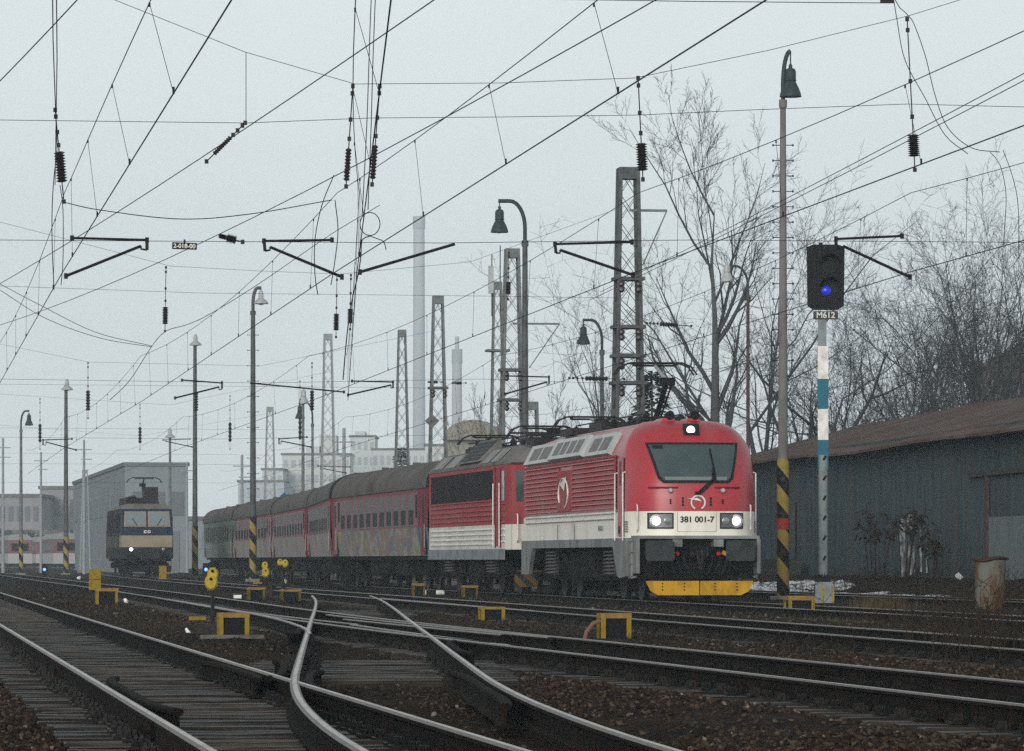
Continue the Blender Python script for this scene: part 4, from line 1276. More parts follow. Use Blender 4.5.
blue_loco()

# ------------------------------------------------------------------ overhead lines
ROWS = [17, 74, 133, 190, 247, 304]
def wire(pts, r, name, parent=None, m=None, n=5):
    return MB().tube(pts, r, n).build(name, m or M_WIRE, parent, fix=False)
def overhead(label, fx, stag, rows, sag=.40, zc=5.56, zm=6.86, step=7.5):
    t = thing('overhead_line', label, 'overhead line', (0, 0, 0), group='overhead lines above the tracks')
    cpts, mpts = [], []
    for i in range(len(rows) - 1):
        d0, d1 = rows[i], rows[i + 1]
        s0, s1 = stag * (-1) ** i, stag * (-1) ** (i + 1)
        n = 14
        for k in range(n + (i == len(rows) - 2)):
            u = k / n
            d = d0 + (d1 - d0) * u
            xb = fx(d0) + (fx(d1) - fx(d0)) * u
            cpts.append((xb + s0 + (s1 - s0) * u, d, zc))
            tl = -.24 * math.sin(math.pi * u) if i == 0 else 0
            mpts.append((xb + (s0 + (s1 - s0) * u) * .2 + tl, d, zm - sag * 4 * u * (1 - u)))
        nd = max(2, int((d1 - d0) / step))
        for k in range(nd):
            u = (k + .5) / nd
            d = d0 + (d1 - d0) * u
            if d > 200: continue
            xb = fx(d0) + (fx(d1) - fx(d0)) * u; s = s0 + (s1 - s0) * u
            a = Vector((xb + s, d, zc)); m_ = Vector((xb + s * .2 - (.24 * math.sin(math.pi * u) if i == 0 else 0), d, zm - sag * 4 * u * (1 - u)))
            dr = MB().tube([m_, a], .0032, 4).box(a + Vector((0, 0, .03)), (.022, .03, .07)).box(m_ - Vector((0, 0, .02)), (.02, .03, .04))
            dr.build('dropper', M_WIRE, t, fix=False)
    wire(cpts, .0082, 'contact_wire', t)
    wire(mpts, .0060, 'messenger_wire', t)
    return t
overhead('overhead line above the nearest straight track, highest at the upper left', lambda d: 2.80 - K * d, .05, ROWS[:5])
overhead('overhead line above the slip track, crossing the middle of the sky', lambda d: 7.22 - K * d, .08, ROWS[:5])
overhead('overhead line above the third track, passing right over the big lamp post', lambda d: 12.1 - K * d, .12, ROWS)
overhead('overhead line over the red train, touched by its raised pantograph', lambda d: float(np.interp(d, [17, 74, 104, 133, 190, 247, 304], [16.5 - K * 17, 16.5 - K * 74, 3.95, 17.6 - K * 133, -6.9, -13, -19.3])), .10, ROWS)
overhead('overhead line above the farthest track in front of the shed', lambda d: 25.4 - K * d, .12, ROWS[1:])
overhead('overhead line above the crossover, running almost straight away near vertical', lambda d: .5 - .04 * d, .05, [17, 74, 133], .45)

def loose_wire(label, pts, r=.0075, group='loose conductors crossing the yard', cat='wire', name='overhead_wire'):
    o = wire(pts, r, name)
    return tagp(o, label, cat, group)
def sagline(p, q, sag, n=14):
    p, q = Vector(p), Vector(q)
    return [p.lerp(q, k / n) - Vector((0, 0, sag * 4 * (k / n) * (1 - k / n))) for k in range(n + 1)]
def pxw(x, y, z): return P(x, y, (z - H) * F / (HY - y))
loose_wire('thin wire from the top left corner slanting across the frame edge', sagline(pxw(150, -80, 6.9), pxw(-60, 140, 6.9), .05))
loose_wire('long diagonal conductor from top centre down to the left edge', sagline(pxw(520, -60, 6.9), pxw(-40, 306, 6.9), .15))
loose_wire('diagonal conductor above the slip wire reaching the left edge lower down', sagline(pxw(760, -60, 6.9), pxw(0, 325, 6.9), .35))
loose_wire('upper of two parallel conductors entering from the right edge', sagline(pxw(1120, 22, 6.55), pxw(600, 292, 6.5), .05), .006)
loose_wire('lower of two parallel conductors entering from the right edge', sagline(pxw(1120, 30, 6.5), pxw(590, 300, 6.45), .05), .006)
loose_wire('left strand of the vertical pair hanging near the left edge', [pxw(52, -60, 6.9), pxw(53, 40, 6.9), pxw(57, 150, 6.9)], .007)
loose_wire('right strand of the vertical pair hanging near the left edge', [pxw(56, -60, 7.0), pxw(57, 60, 7.0), pxw(55, 185, 6.95)], .007)

# cross spans
def span_wire(pts_px, d, r, name, parent): 
    return wire([P(x, y, d) for x, y in pts_px], r, name, parent)
def cross_span(label, d, upper, mid, low):
    t = thing('cross_span', label, 'cross span', (0, 0, 0), group='cross spans over all tracks')
    for nm, pts in (('upper_span_wire', upper), ('middle_span_wire', mid), ('lower_span_wire', low)):
        span_wire(pts, d, .0052, nm, t)
    return t
def zrow(d, z): return HY - (z - H) * F / d
cross_span('nearest cross span, its upper wire dipping across the top of the sky', 74, [(-200, -110), (115, 0), (245, 52), (355, 84), (500, 83), (635, 78), (770, 50), (908, 16), (1250, -90)],
           [(-200, 114), (0, 120), (245, 123), (372, 118), (500, 117), (640, 115), (750, 110), (908, 104), (1024, 107), (1250, 110)], [(-200, 238), (0, 240), (440, 243), (690, 240), (1250, 244)])
cross_span('second cross span, ending at the tall lattice mast beside the red locomotive', 133, [(-140, 190), (0, 222), (170, 266), (260, 271), (340, 274), (470, 262), (628, 205)],
           [(-140, 283), (0, 286), (200, 293), (480, 296), (628, 298)], [(-140, 378), (0, 379), (260, 383), (480, 379), (628, 384)])
cross_span('third cross span, ending at the slim mast before the tall chimney', 190, [(-140, 322), (0, 344), (88, 362), (260, 366), (438, 330)],
           [(-140, 383), (438, 388)], [(-140, 436), (220, 439), (438, 435)])
cross_span('fourth cross span in the haze, ending at the mast above the coaches', 247, [(-140, 376), (0, 394), (170, 405), (328, 372)], [(-140, 427), (328, 430)], [(-140, 463), (328, 465)])
cross_span('fifth and farthest cross span over the left tracks', 304, [(-140, 410), (0, 425), (140, 436), (270, 413)], [(-140, 452), (270, 455)], [(-140, 482), (270, 483)])

def insulator(label, top, bot, frac=(.55, .92), r=.075, ribs=11, group='hanging insulators on the cross spans'):
    'rod with a ribbed insulator from top to bot (world points)'
    top, bot = Vector(top), Vector(bot)
    t = thing('insulator', label, 'insulator', top, group=group)
    v = bot - top
    a, b = v * frac[0], v * frac[1]
    MB().tube([(0, 0, 0), a, b, v], .010, 5).build('hanger_rod', M_WIRE, t, fix=False)
    for u in (.02, .09, frac[0] * .55, frac[0] * .85, .985): MB().box(v * u, (.06, .04, .07)).build('clamp', M_IRON, t)
    path, rr = [], []
    for k in range(ribs * 2 + 1):
        path.append(a.lerp(b, k / (ribs * 2))); rr.append(r if k % 2 else r * .55)
    MB().tube(path, rr, 8).build('ribbed_body', M_INSUL, t, fix=False)
    return t
def insp(label, x0, y0, x1, y1, d, **k): return insulator(label, P(x0, y0, d), P(x1, y1, d), **k)
insp('fat brown insulator at far left, hanging above the first steady arm', 55, 108, 64, 203, 74, frac=(.46, .78), r=.095)
insp('slanting insulator string left of centre, pulled toward a diagonal wire', 246, 122, 206, 162, 74, frac=(.38, .80), r=.045, ribs=9)
insp('left of two thin insulator strings in the middle of the sky', 353, 84, 346, 188, 74, frac=(.62, .93), r=.055, ribs=10)
insp('right of two thin insulator strings in the middle of the sky', 380, 84, 372, 186, 74, frac=(.60, .93), r=.055, ribs=10)
insp('fat insulator hanging just above the lattice mast', 638, 76, 643, 181, 74, frac=(.64, .90), r=.10)
insp('fat insulator at upper right between lamp post and frame edge', 907, 16, 915, 172, 74, frac=(.76, .90), r=.105)
wire([P(246, 52, 74), P(246, 122, 74)], .006, 'hanger_wire'); tagp(bpy.data.objects['hanger_wire'], 'short vertical hanger above the slanting insulator string', 'hanger wire')
for i, (x, y0, y1, lab) in enumerate(((166, 266, 332, 'insulator left of the signboard row, second cross span'), (337, 274, 338, 'left insulator of the close pair above the second cross span'), (351, 274, 330, 'right insulator of the close pair above the second cross span'), (509, 252, 300, 'insulator in front of the twin lattice masts'))):
    insp(lab, x, y0, x - 1, y1, 133, frac=(.62, .88), r=.095)
for x, y0, lab in ((88, 362, 'insulator over the left tracks on the third cross span'), (196, 366, 'insulator beside the post lamp on the third cross span'), (312, 362, 'insulator before the pale apartment blocks on the third cross span')):
    insp(lab, x, y0, x, 419, 190, frac=(.5, .85), r=.10, ribs=7)
for x, y0 in ((40, 398), (140, 404), (230, 395), (300, 380)):
    insp('small hazy insulator hanging on the fourth cross span', x, y0, x, 450, 247, frac=(.5, .85), r=.10, ribs=5, group='insulators of the fourth cross span')
def strain(label, x0, y0, x1, y1, d):
    insulator(label, P(x0, y0, d), P(x1, y1, d), frac=(.3, .7), r=.08, ribs=7, group='strain insulators in the span wires')
strain('strain insulator lying in the lower span wire right of the masts', 568, 378, 625, 379, 133)
strain('strain insulator lying in the second span right of the lattice mast', 646, 323, 692, 326, 133)
strain('double strain link hanging beside the number board', 220, 236, 243, 242, 74)
for x, y in ((428, 382), (452, 383)): strain('small strain insulator near the slim mast', x, y, x + 14, y, 190)

def steady_arm(label, d, bar, drop, arm, r=.024):
    t = thing('steady_arm', label, 'steady arm', (0, 0, 0), group='black steady arms holding the contact wires')
    if bar: MB().tube([P(*bar[0], d), P(*bar[1], d)], r * .85, 8).box(P(*bar[0], d), (.06, .05, .085)).box(P(*bar[1], d), (.06, .05, .085)).build('support_tube', M_ARM, t)
    if drop: MB().bar(P(*drop[0], d), P(*drop[1], d), .06, .05).tube([P(*drop[1], d), P(arm[0][0], arm[0][1] + 3, d), P(*arm[0], d)], .018, 6).build('drop_bracket', M_ARM, t)
    a, b = P(*arm[0], d), P(*arm[1], d)
    MB().tube([a, b], r, 8).box(b, (.06, .05, .09)).build('arm', M_ARM, t)
    return t
steady_arm('big black steady arm at upper left beside the number board', 74, ((72, 238), (147, 240)), ((147, 238), (147, 250)), ((141, 246), (66, 276)))
steady_arm('big black steady arm left of the hanging jumper wires, pointing down right', 74, ((264, 241), (332, 240)), ((264, 239), (265, 251)), ((270, 247), (342, 277)))
steady_arm('single black arm without bracket right of the jumper wires', 74, None, None, ((455, 244), (360, 272)))
steady_arm('black steady arm seen against the tall lattice mast', 74, ((555, 244), (632, 242)), ((555, 243), (556, 253)), ((560, 250), (633, 275)))
steady_arm('black steady arm behind the signal head at right', 74, ((836, 239), (902, 236)), ((836, 238), (836, 248)), ((843, 246), (910, 277)))
steady_arm('small steady arm to the right of the left slim lamp post', 133, ((182, 380), (222, 383)), ((222, 381), (222, 389)), ((219, 387), (175, 398)))
steady_arm('small steady arm above the roof of the coaches', 133, ((352, 381), (393, 382)), ((393, 381), (393, 388)), ((391, 385), (348, 395)))
steady_arm('long thin arm reaching right from the striped lamp post', 133, None, None, ((250, 383), (344, 392)), .022)
steady_arm('small steady arm in front of the twin lattice masts', 133, ((508, 376), (549, 377)), ((549, 376), (549, 384)), ((547, 382), (505, 394)))
steady_arm('tiny steady arm at the far left edge', 190, ((43, 440), (72, 439)), ((43, 439), (43, 445)), ((46, 442), (76, 450)))
steady_arm('tiny steady arm among the apartment blocks', 190, ((279, 439), (307, 437)), ((279, 438), (279, 444)), ((281, 441), (311, 447)))
steady_arm('tiny steady arm low above the third coach', 247, ((318, 466), (350, 467)), None, ((320, 468), (346, 473)))
steady_arm('tiny steady arm beside the blue locomotive pantograph', 247, ((163, 440), (190, 439)), None, ((165, 441), (192, 447)))

# jumpers
def jumper(label, pts, d, r=.007):
    return tagp(wire([tuple(Vector((p[0], p[1], p[2]))) for p in [tuple(P(x, y, d)) for x, y in pts]], r, 'jumper_cable'), label, 'jumper cable', 'jumper cables between wires')
def curve(pts, n=8):
    c = catmull(pts, 6.0); return [tuple(p) for p in c]
jumper('curved jumper hanging from the top right, outer strand', curve([(890, -10), (900, 8), (912, 20), (925, 55), (935, 95), (948, 128), (972, 148), (1000, 152)]), 74)
jumper('curved jumper hanging from the top right, inner strand', curve([(893, -5), (897, 20), (905, 60), (925, 98), (945, 135), (968, 154)]), 74)
jumper('jumper looping down beside the trees at the right edge', curve([(990, 152), (1000, 165), (1006, 195), (1004, 235), (1002, 260)]), 74, .006)
jumper('second jumper looping down at the right edge', curve([(1003, 150), (1012, 175), (1018, 205), (1019, 260)]), 74, .006)
jumper('left jumper falling from the top beside the insulator pair', curve([(372, -20), (370, 30), (367, 120), (363, 200), (362, 215)]), 74, .008)
jumper('right jumper falling from the top beside the insulator pair', curve([(376, -20), (373, 60), (371, 130), (368, 210)]), 74, .008)
jumper('closed wire ring in the jumper near the picture centre', [(370 + 10 * math.cos(a), 224 + 11.5 * math.sin(a)) for a in np.linspace(0, 6.3, 24)], 74, .008)
jumper('jumper below the ring running down to the contact wire', curve([(370, 236), (362, 240), (361, 255), (358, 275), (352, 300), (347, 335), (343, 380)]), 74, .010)
jumper('hooked jumper right of the ring', curve([(370, 236), (378, 239), (384, 242), (386, 250)]), 74, .008)
jumper('U shaped jumper hanging between slip wires, left side', curve([(334, 175), (322, 205), (315, 240), (315, 275), (318, 295)]), 74, .008)
jumper('U shaped jumper hanging between slip wires, right side', curve([(335, 200), (338, 230), (335, 260), (331, 285)]), 74, .008)
jumper('slack feeder between the wires at upper left', curve([(63, 202), (100, 210), (180, 219), (250, 214), (332, 200)]), 74, .008)
jumper('long jumper dropping down to the left contact wire', curve([(57, 150), (53, 190), (52, 235), (54, 290)]), 74, .008)
jumper('second long jumper beside the left contact wire', curve([(60, 185), (63, 210), (63, 260), (61, 285)]), 74, .007)
jumper('pair of slack wires at far left, upper', curve([(0, 284), (40, 305), (95, 332), (152, 346)]), 133, .009)
jumper('pair of slack wires at far left, lower', curve([(0, 290), (45, 318), (100, 338), (152, 347)]), 133, .009)
jumper('rising wire from the left slack pair toward the upper right', curve([(110, 400), (130, 380), (152, 346), (166, 331), (186, 325), (210, 314), (260, 283), (330, 235), (380, 205)]), 133, .010)
tagp(wire([tuple(P(x, y, 74)) for x, y in ((380, -6), (540, -1), (700, 1.5), (888, 3))], .007, 'overhead_wire'), 'nearly level wire along the very top of the picture, right half', 'wire', 'loose conductors crossing the yard')
tagp(MB().box(P(887, 1, 74), (.22, .06, .07)).box(P(887, -3, 74), (.05, .05, .12)).build('wire_connector', M_IRON), 'small dark connector at the end of the topmost level wire', 'connector')
# number board on the lower span wire
nb = thing('number_board', 'small black board with white characters hanging on the span wire', 'sign', P(184.5, 246, 73.9))
MB().box((0, 0, 0), (.40, .02, .11), ry=math.radians(2)).build('panel', M_BLACK, nb)
MB().bar((0, 0, .05), (0, .03, .10), .03).build('hook', M_IRON, nb)
text_part('2-018-00', .098, M_WHITEP, nb, (0, -.014, -.003), (math.radians(90), math.radians(2), 0))

# ------------------------------------------------------------------ lamp posts
def lamp_head(parent, at, s, m, pale=False):
    prof = [(.03, .95), (.06, .90), (.05, .84), (.13, .80), (.16, .72), (.16, .50), (.18, .47), (.15, .44), (.19, .36), (.25, .24), (.30, .10), (.32, 0), (.30, -.005), (.26, .06)]
    if pale: prof = [(.03, .95), (.10, .88), (.15, .75), (.16, .45), (.22, .40), (.42, .22), (.46, .12), (.44, .10), (.40, .12)]
    o = MB().lathe([(r * s, z * s) for r, z in prof], at, 18).build('lamp_head', m, parent, smooth=50)
    MB().lathe([(.20 * s, .0), (.14 * s, -.05 * s), (0, -.07 * s)], Vector(at) + Vector((0, 0, (.10 if pale else .035) * s)), 12).build('lens', M_LENS, o, smooth=60)

def lamp_post(label, x, d, y_top, head, r0, r1, chev=None, goose=True, hs=.9, m_pole=None, m_head=None, pale=False, rungs=0, group='lamp posts in the yard', band=False, y_joint=None):
    'x: pixel column, head: (pixel x, pixel y) of the lamp head top'
    b = P(x, 560, d)
    z0 = gz(b.x, d) - .1
    t = thing('lamp_post', label, 'lamp post', (b.x, d, 0), group=group)
    zt = H + (HY - y_top) * d / F
    hx, hz = (head[0] - x) / F * d, H + (HY - head[1]) * d / F
    sgn = 1 if hx >= 0 else -1
    zj = zt - (1.35 if goose else .1) * hs / .9
    mp = m_pole or (M_GALVF if d > 300 else M_GALV)
    zz = [z0, zj * .33, zj * .66, zj]
    po = MB().tube([(0, 0, z) for z in zz], [r0, r0 + (r1 - r0) * .33, r0 + (r1 - r0) * .66, r1], 14)
    po.lathe([(r1 + .03, zj - .12), (r1 + .03, zj + .08)], (0, 0, 0), 12)
    po.build('pole', mp, t, smooth=40)
    if goose:
        pts = [(0, 0, zj)]
        hgt = zt - zj
        for a in np.linspace(0, math.pi / 2, 9): pts.append((hx * .5 * (1 - math.cos(a)) * 1.2 if abs(hx) > .3 else hx * (1 - math.cos(a)), 0, zj + hgt * (.35 + .65 * math.sin(a))))
        if abs(hx) > .3: pts.append((hx * 1.05, 0, zt))
        MB().tube(pts, [r1 * .75] * len(pts), 8).tube([(hx, 0, zt), (hx, 0, hz)], .02, 6).build('arm', M_LAMPSH if not pale else mp, t, smooth=50)
    lamp_head(t, (hx, 0, hz - .95 * hs), hs, m_head or M_LAMPSH, pale)
    if chev:
        cz0, cz1 = chev
        ch = MB().tube([(0, 0, cz0), (0, 0, cz1)], [r0 + .012, r0 + .008], 16).build('striped_sleeve', M_CHEV, t, smooth=40)
        if band: MB().tube([(0, 0, band[0]), (0, 0, band[1])], r0 + .02, 16).build('red_band', M_REDB, ch, smooth=40)
    if rungs:
        for k in range(rungs):
            z = zj - 1.1 - k * .40 * (d / 119)
            if z < z0 + 4: break
            MB().tube([(-.26, 0, z), (.26, 0, z)], .013, 6).lathe([(.02, -.03), (.02, .03)], (-.26, 0, z), 6).lathe([(.02, -.03), (.02, .03)], (.26, 0, z), 6).build('climbing_rung', M_IRON, t)
    MB().box((0, 0, z0 + .05), (.7, .7, .3)).build('footing', M_CONC, t)
    return t
M_POLE1 = mat('weathered_post_paint', (0.15, 0.15, 0.14), 0.7, 0, (0.09, 0.085, 0.08), 3, 0.45, 0.7, stretch=(1, 1, .4))
lamp_post('tall striped lamp post with a red band, right of the red locomotive', 783, 119, 51, (790.5, 64), .150, .075, chev=(-.2, 3.55), hs=.90, m_pole=M_POLE1, rungs=16, band=(1.72, 2.0))
lamp_post('lamp post with bent arm pointing left in front of the twin lattice masts', 525, 156, 201, (499.5, 206), .15, .09, hs=.95, m_pole=M_GALVD)
lamp_post('shorter lamp post with bent arm left of the tall lattice mast', 602, 172, 320, (583.5, 324), .10, .07, hs=.80, m_pole=M_GALVD)
lamp_post('thin dark lamp post with a pale lantern among the bare trees', 748, 165, 266, (727, 262), .07, .06, hs=.75, m_pole=mat('rusty_post', (0.075, 0.05, 0.045), .8, 0, (.04, .03, .03), 4), m_head=M_LAMPW, pale=False)
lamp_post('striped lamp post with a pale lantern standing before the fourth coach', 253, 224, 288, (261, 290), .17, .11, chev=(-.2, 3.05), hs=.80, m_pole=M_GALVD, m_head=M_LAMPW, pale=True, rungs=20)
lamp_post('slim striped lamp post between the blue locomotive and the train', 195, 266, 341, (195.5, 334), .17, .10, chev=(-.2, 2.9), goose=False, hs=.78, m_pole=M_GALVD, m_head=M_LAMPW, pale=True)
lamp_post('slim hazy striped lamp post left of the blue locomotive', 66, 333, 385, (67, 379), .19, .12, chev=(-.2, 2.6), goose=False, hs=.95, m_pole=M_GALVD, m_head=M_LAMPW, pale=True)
lamp_post('leftmost hazy striped lamp post with bent arm', 21, 333, 411, (29, 413), .15, .09, chev=(-.2, 2.6), hs=.95, m_pole=M_GALV)
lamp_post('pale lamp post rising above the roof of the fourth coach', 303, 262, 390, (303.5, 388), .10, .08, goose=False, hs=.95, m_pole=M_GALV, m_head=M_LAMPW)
lamp_post('thin lamp post with bent arm just left of a slim lattice mast', 312.5, 268, 402, (300, 404), .09, .07, hs=.9, m_pole=M_GALV)
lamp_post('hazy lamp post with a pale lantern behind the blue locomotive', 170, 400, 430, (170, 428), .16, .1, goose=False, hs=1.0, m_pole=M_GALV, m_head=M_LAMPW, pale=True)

# plain poles in the haze
for x, d, yt in ((84, 380, 440), (41, 420, 452), (3, 380, 438), (242, 330, 455), (187, 420, 462), (344, 260, 428)):
    b = P(x, 560, d)
    z1 = H + (HY - yt) * d / F
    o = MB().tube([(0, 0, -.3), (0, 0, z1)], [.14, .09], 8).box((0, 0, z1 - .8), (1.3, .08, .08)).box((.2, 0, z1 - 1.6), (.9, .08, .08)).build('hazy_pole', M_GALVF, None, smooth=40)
    o.location = (b.x, d, 0)
    tagp(o, 'plain hazy pole with short crossbars among the far wires', 'pole', 'plain hazy poles')

# ------------------------------------------------------------------ lattice masts
def lattice_mast(label, x, d, y_top, w_top, w_bot, m=None, extra=None, nsec=None):
    b = P(x, 560, d)
    zt = H + (HY - y_top) * d / F
    z0 = gz(b.x, d) - .1
    t = thing('lattice_mast', label, 'lattice mast', (b.x, d, 0), math.atan(K), group='steel lattice masts')
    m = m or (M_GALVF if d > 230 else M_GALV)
    def hw(z): return (w_bot + (w_top - w_bot) * (z - z0) / (zt - z0)) / 2
    leg = w_top * .17 + .022
    for sx in (-1, 1):
        for sy in (-1, 1):
            MB().bar((sx * hw(z0), sy * hw(z0), z0), (sx * hw(zt), sy * hw(zt), zt), leg).build('leg', m, t)
    br = MB()
    n = nsec or int((zt - z0) / .74)
    zs = [z0 + (zt - z0) * (k / n) for k in range(n + 1)]
    for k in range(n):
        a, c = hw(zs[k]), hw(zs[k + 1])
        for s in (-1, 1):
            br.bar((-a, s * a, zs[k]), (c, s * c, zs[k + 1]), .036, .014); br.bar((a, s * a, zs[k]), (-c, s * c, zs[k + 1]), .036, .014)
            br.bar((s * a, -a, zs[k]), (s * c, c, zs[k + 1]), .036, .014); br.bar((s * a, a, zs[k]), (s * c, -c, zs[k + 1]), .036, .014)
    br.build('bracing', m, t)
    tp = MB().box((0, 0, zt - .16), (w_top + .06, w_top + .06, .34))
    tp.build('cap_plate', m, t)
    MB().box((0, 0, z0), (w_bot + .5, w_bot + .5, .5)).build('footing', M_CONC, t)
    if extra: extra(t, hw, z0, zt, d, b)
    return t
def bands(zpix, arm=None):
    def f(t, hw, z0, zt, d, b):
        for y in zpix:
            z = H + (HY - y) * d / F
            w = hw(z) * 2 + .16
            MB().box((0, 0, z), (w + .10, w, .10)).build('cross_frame', M_GALVD, t)
            dev = MB()
            for xx in (-.25, .25): dev.lathe([(.03, 0), (.09, -.05), (.09, -.12), (.05, -.16), (.09, -.20), (.09, -.28), (.03, -.34)], (xx, -hw(z) - .1, z - .08), 8)
            dev.build('insulator_pair', M_INSUL, t)
        if arm:
            for y, xl in arm:
                z = H + (HY - y) * d / F
                MB().bar((0, -hw(z), z), (xl, -hw(z), z), .07).bar((xl, -hw(z), z), (xl * .35, -hw(z), z - 1.6), .035).build('side_arm', M_GALV, t)
    return f
lattice_mast('tallest lattice mast, rising behind the roof of the leading locomotive', 628, 133, 168, .50, .95, M_GALVD, bands((279, 327, 356, 383), ((211, 1.1),)))
lattice_mast('broad lattice mast left of the bent lamp post, one of a close pair', 512, 166, 249, .42, 1.1, None, bands((370, 400), ((324, 1.7),)))
def antennas(t, hw, z0, zt, d, b):
    for xx, h in ((-.25, 1.2), (.12, 1.6)):
        MB().tube([(xx, 0, zt - 1.5), (xx, 0, zt + h)], .03, 6).build('antenna_rod', M_GALV, t)
    MB().box((-.30, -.1, zt + .1), (.22, .16, 1.2)).build('antenna_panel', M_LAMPW, t)
    MB().box((0, 0, zt - 3.0), (1.0, .9, .1)).build('platform', M_GALV, t)
lattice_mast('thin antenna mast with pale boxes, left one of a close pair', 497.5, 200, 282, .30, .8, None, antennas)
lattice_mast('lattice mast leg partly hidden right of the bent lamp post', 531, 190, 402, .45, .8, None)
lattice_mast('slim lattice mast in front of the short far chimney', 438, 190, 296, .36, .9, None, bands((388,)))
lattice_mast('slim lattice mast in front of the tall far chimney', 402, 215, 330, .30, .85)
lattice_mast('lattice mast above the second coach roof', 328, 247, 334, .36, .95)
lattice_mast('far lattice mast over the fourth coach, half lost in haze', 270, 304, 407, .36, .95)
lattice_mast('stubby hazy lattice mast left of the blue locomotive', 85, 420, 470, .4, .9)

def sign_diamond(label, x, y, d, s, m):
    t = thing('diamond_sign', label, 'sign', P(x, y, d))
    MB().box((0, 0, 0), (s, .03, s), ry=math.radians(45)).build('panel', m, t)
    MB().box((0, .06, 0), (.06, .05, s * 1.3)).build('bracket', M_IRON, t)
sign_diamond('grey diamond plate hanging by the slim lattice mast', 432, 421, 187, .42, mat('sign_back', (.12, .125, .12), .6, 0, (.07, .07, .07), 6))
sign_diamond('small blue diamond sign above the roof of the fourth coach', 284, 497, 228, .34, mat('sign_blue', (.03, .09, .25), .5))

# ------------------------------------------------------------------ main signal
def main_signal():
    d = 111
    b = P(823, 560, d)
    t = thing('railway_signal', 'tall signal with a blue light, black board and a blue and white banded post', 'signal', (b.x, d, 0))
    s = F / d
    def z(y): return H + (HY - y) / s
    M_SIGGREY = mat('signal_post_grey', (.20, .235, .245), .6, 0, (.13, .15, .155), 4)
    M_SIGBLUE = mat('signal_post_blue', (.02, .125, .19), .6, 0, (.035, .09, .13), 5)
    po = MB().tube([(0, 0, -.1), (0, 0, z(455))], .115, 14).build('lower_post', M_SIGGREY, t, smooth=50)
    for k in range(7): MB().box((.03, -.115, z(578 - k * 20)), (.05, .02, .13), ry=.5).build('cable_clip', M_BLACK, po)
    for (ya, yb, m, nm) in ((470, 440, M_SIGBLUE, 'blue_band'), (440, 409, M_WHITEP, 'white_band'), (409, 379, M_SIGBLUE, 'blue_band'), (379, 346, M_WHITEP, 'white_band')):
        MB().box((0, 0, (z(ya) + z(yb)) / 2), (.25, .12, z(yb) - z(ya) - .004)).build(nm, m, t)
    MB().box((-.02, 0, (z(346) + z(318)) / 2), (.20, .14, z(318) - z(346))).build('upper_post', M_SIGGREY, t)
    # head board
    hd = MB()
    zc0, zc1 = z(310), z(246)
    poly = [(-.44, zc0 + .10), (-.30, zc0), (.30, zc0), (.44, zc0 + .10), (.46, zc1 - .03), (.30, zc1 + .03), (-.30, zc1 + .03), (-.46, zc1 - .03)]
    hd.prism([(u + .06, v) for u, v in poly], -.10, .02, 'XZ')
    hd.box((.06, .14, (zc0 + zc1) / 2), (.6, .24, 1.2))
    hd.lathe([(.05, 0), (.05, .09)], (-.05, .1, zc1), 8)
    board = hd.build('signal_board', M_BLACK, t)
    for y, lit in ((264, False), (287, True)):
        zz = z(y)
        c = (.16, -.10, zz)
        ho = MB()
        vs, fs = [], []
        for k in range(13):
            a = math.pi * k / 12
            for r, yy in ((.24, 0), (.22, -.42)):
                vs.append((c[0] + r * math.cos(a), c[1] + yy * (.35 + .65 * math.sin(a)), c[2] + r * math.sin(a)))
        for k in range(12): fs.append((2 * k, 2 * k + 2, 2 * k + 3, 2 * k + 1))
        ho.add(vs, fs)
        ho.build('visor', M_BLACK, board)
        MB().lathe([(.20, 0), (.20, -.02)], (c[0] , c[1], zz - .02), 18, 'Y').build('lens_ring', M_SEAL, board)
        if lit: MB().lathe([(.115, -.02), (.09, -.05), (0, -.06)], (c[0] - .09, c[1], zz - .09), 18, 'Y').build('blue_lamp', mat('blue_signal_light', (.01, .02, .4), .3, emit=(.010, .03, .6, .17)), board, smooth=60)
        else: MB().lathe([(.15, -.02), (.10, -.03), (0, -.035)], (c[0], c[1], zz - .02), 18, 'Y').build('dark_lamp', M_SEAL, board, smooth=60)
    pl = MB().box((.06, -.06, z(315.5)), (.60, .03, .20)).build('number_plate', mat('plate_grey', (.06, .065, .06), .7, 0, (.03, .03, .03), 9), t)
    text_part('M612', .20, mat('plate_white', (.55, .56, .53), .6), pl, (.06, -.082, z(315.5)), (math.radians(90), 0, 0))
    bs = MB()
    z0, z1 = -.25, z(582)
    bs.prism([(-.20, z0), (.26, z0), (.26, z1 - .08), (.18, z1), (-.12, z1), (-.20, z1 - .08)], -.22, .22, 'XZ')
    bs.build('base_box', mat('base_grey', (.30, .34, .36), .7, 0, (.2, .22, .23), 5), t)
    for xx in (-.02, .22): MB().box((xx, -.226, (z0 + z1) / 2), (.055, .012, z1 - z0 - .16)).build('yellow_stripe', M_YELB, t)
    MB().box((0, 0, z1 + .04), (.34, .34, .08)).lathe([(.13, 0), (.10, .3)], (0, 0, z1 + .05), 10).build('collar', M_IRON, t)
main_signal()

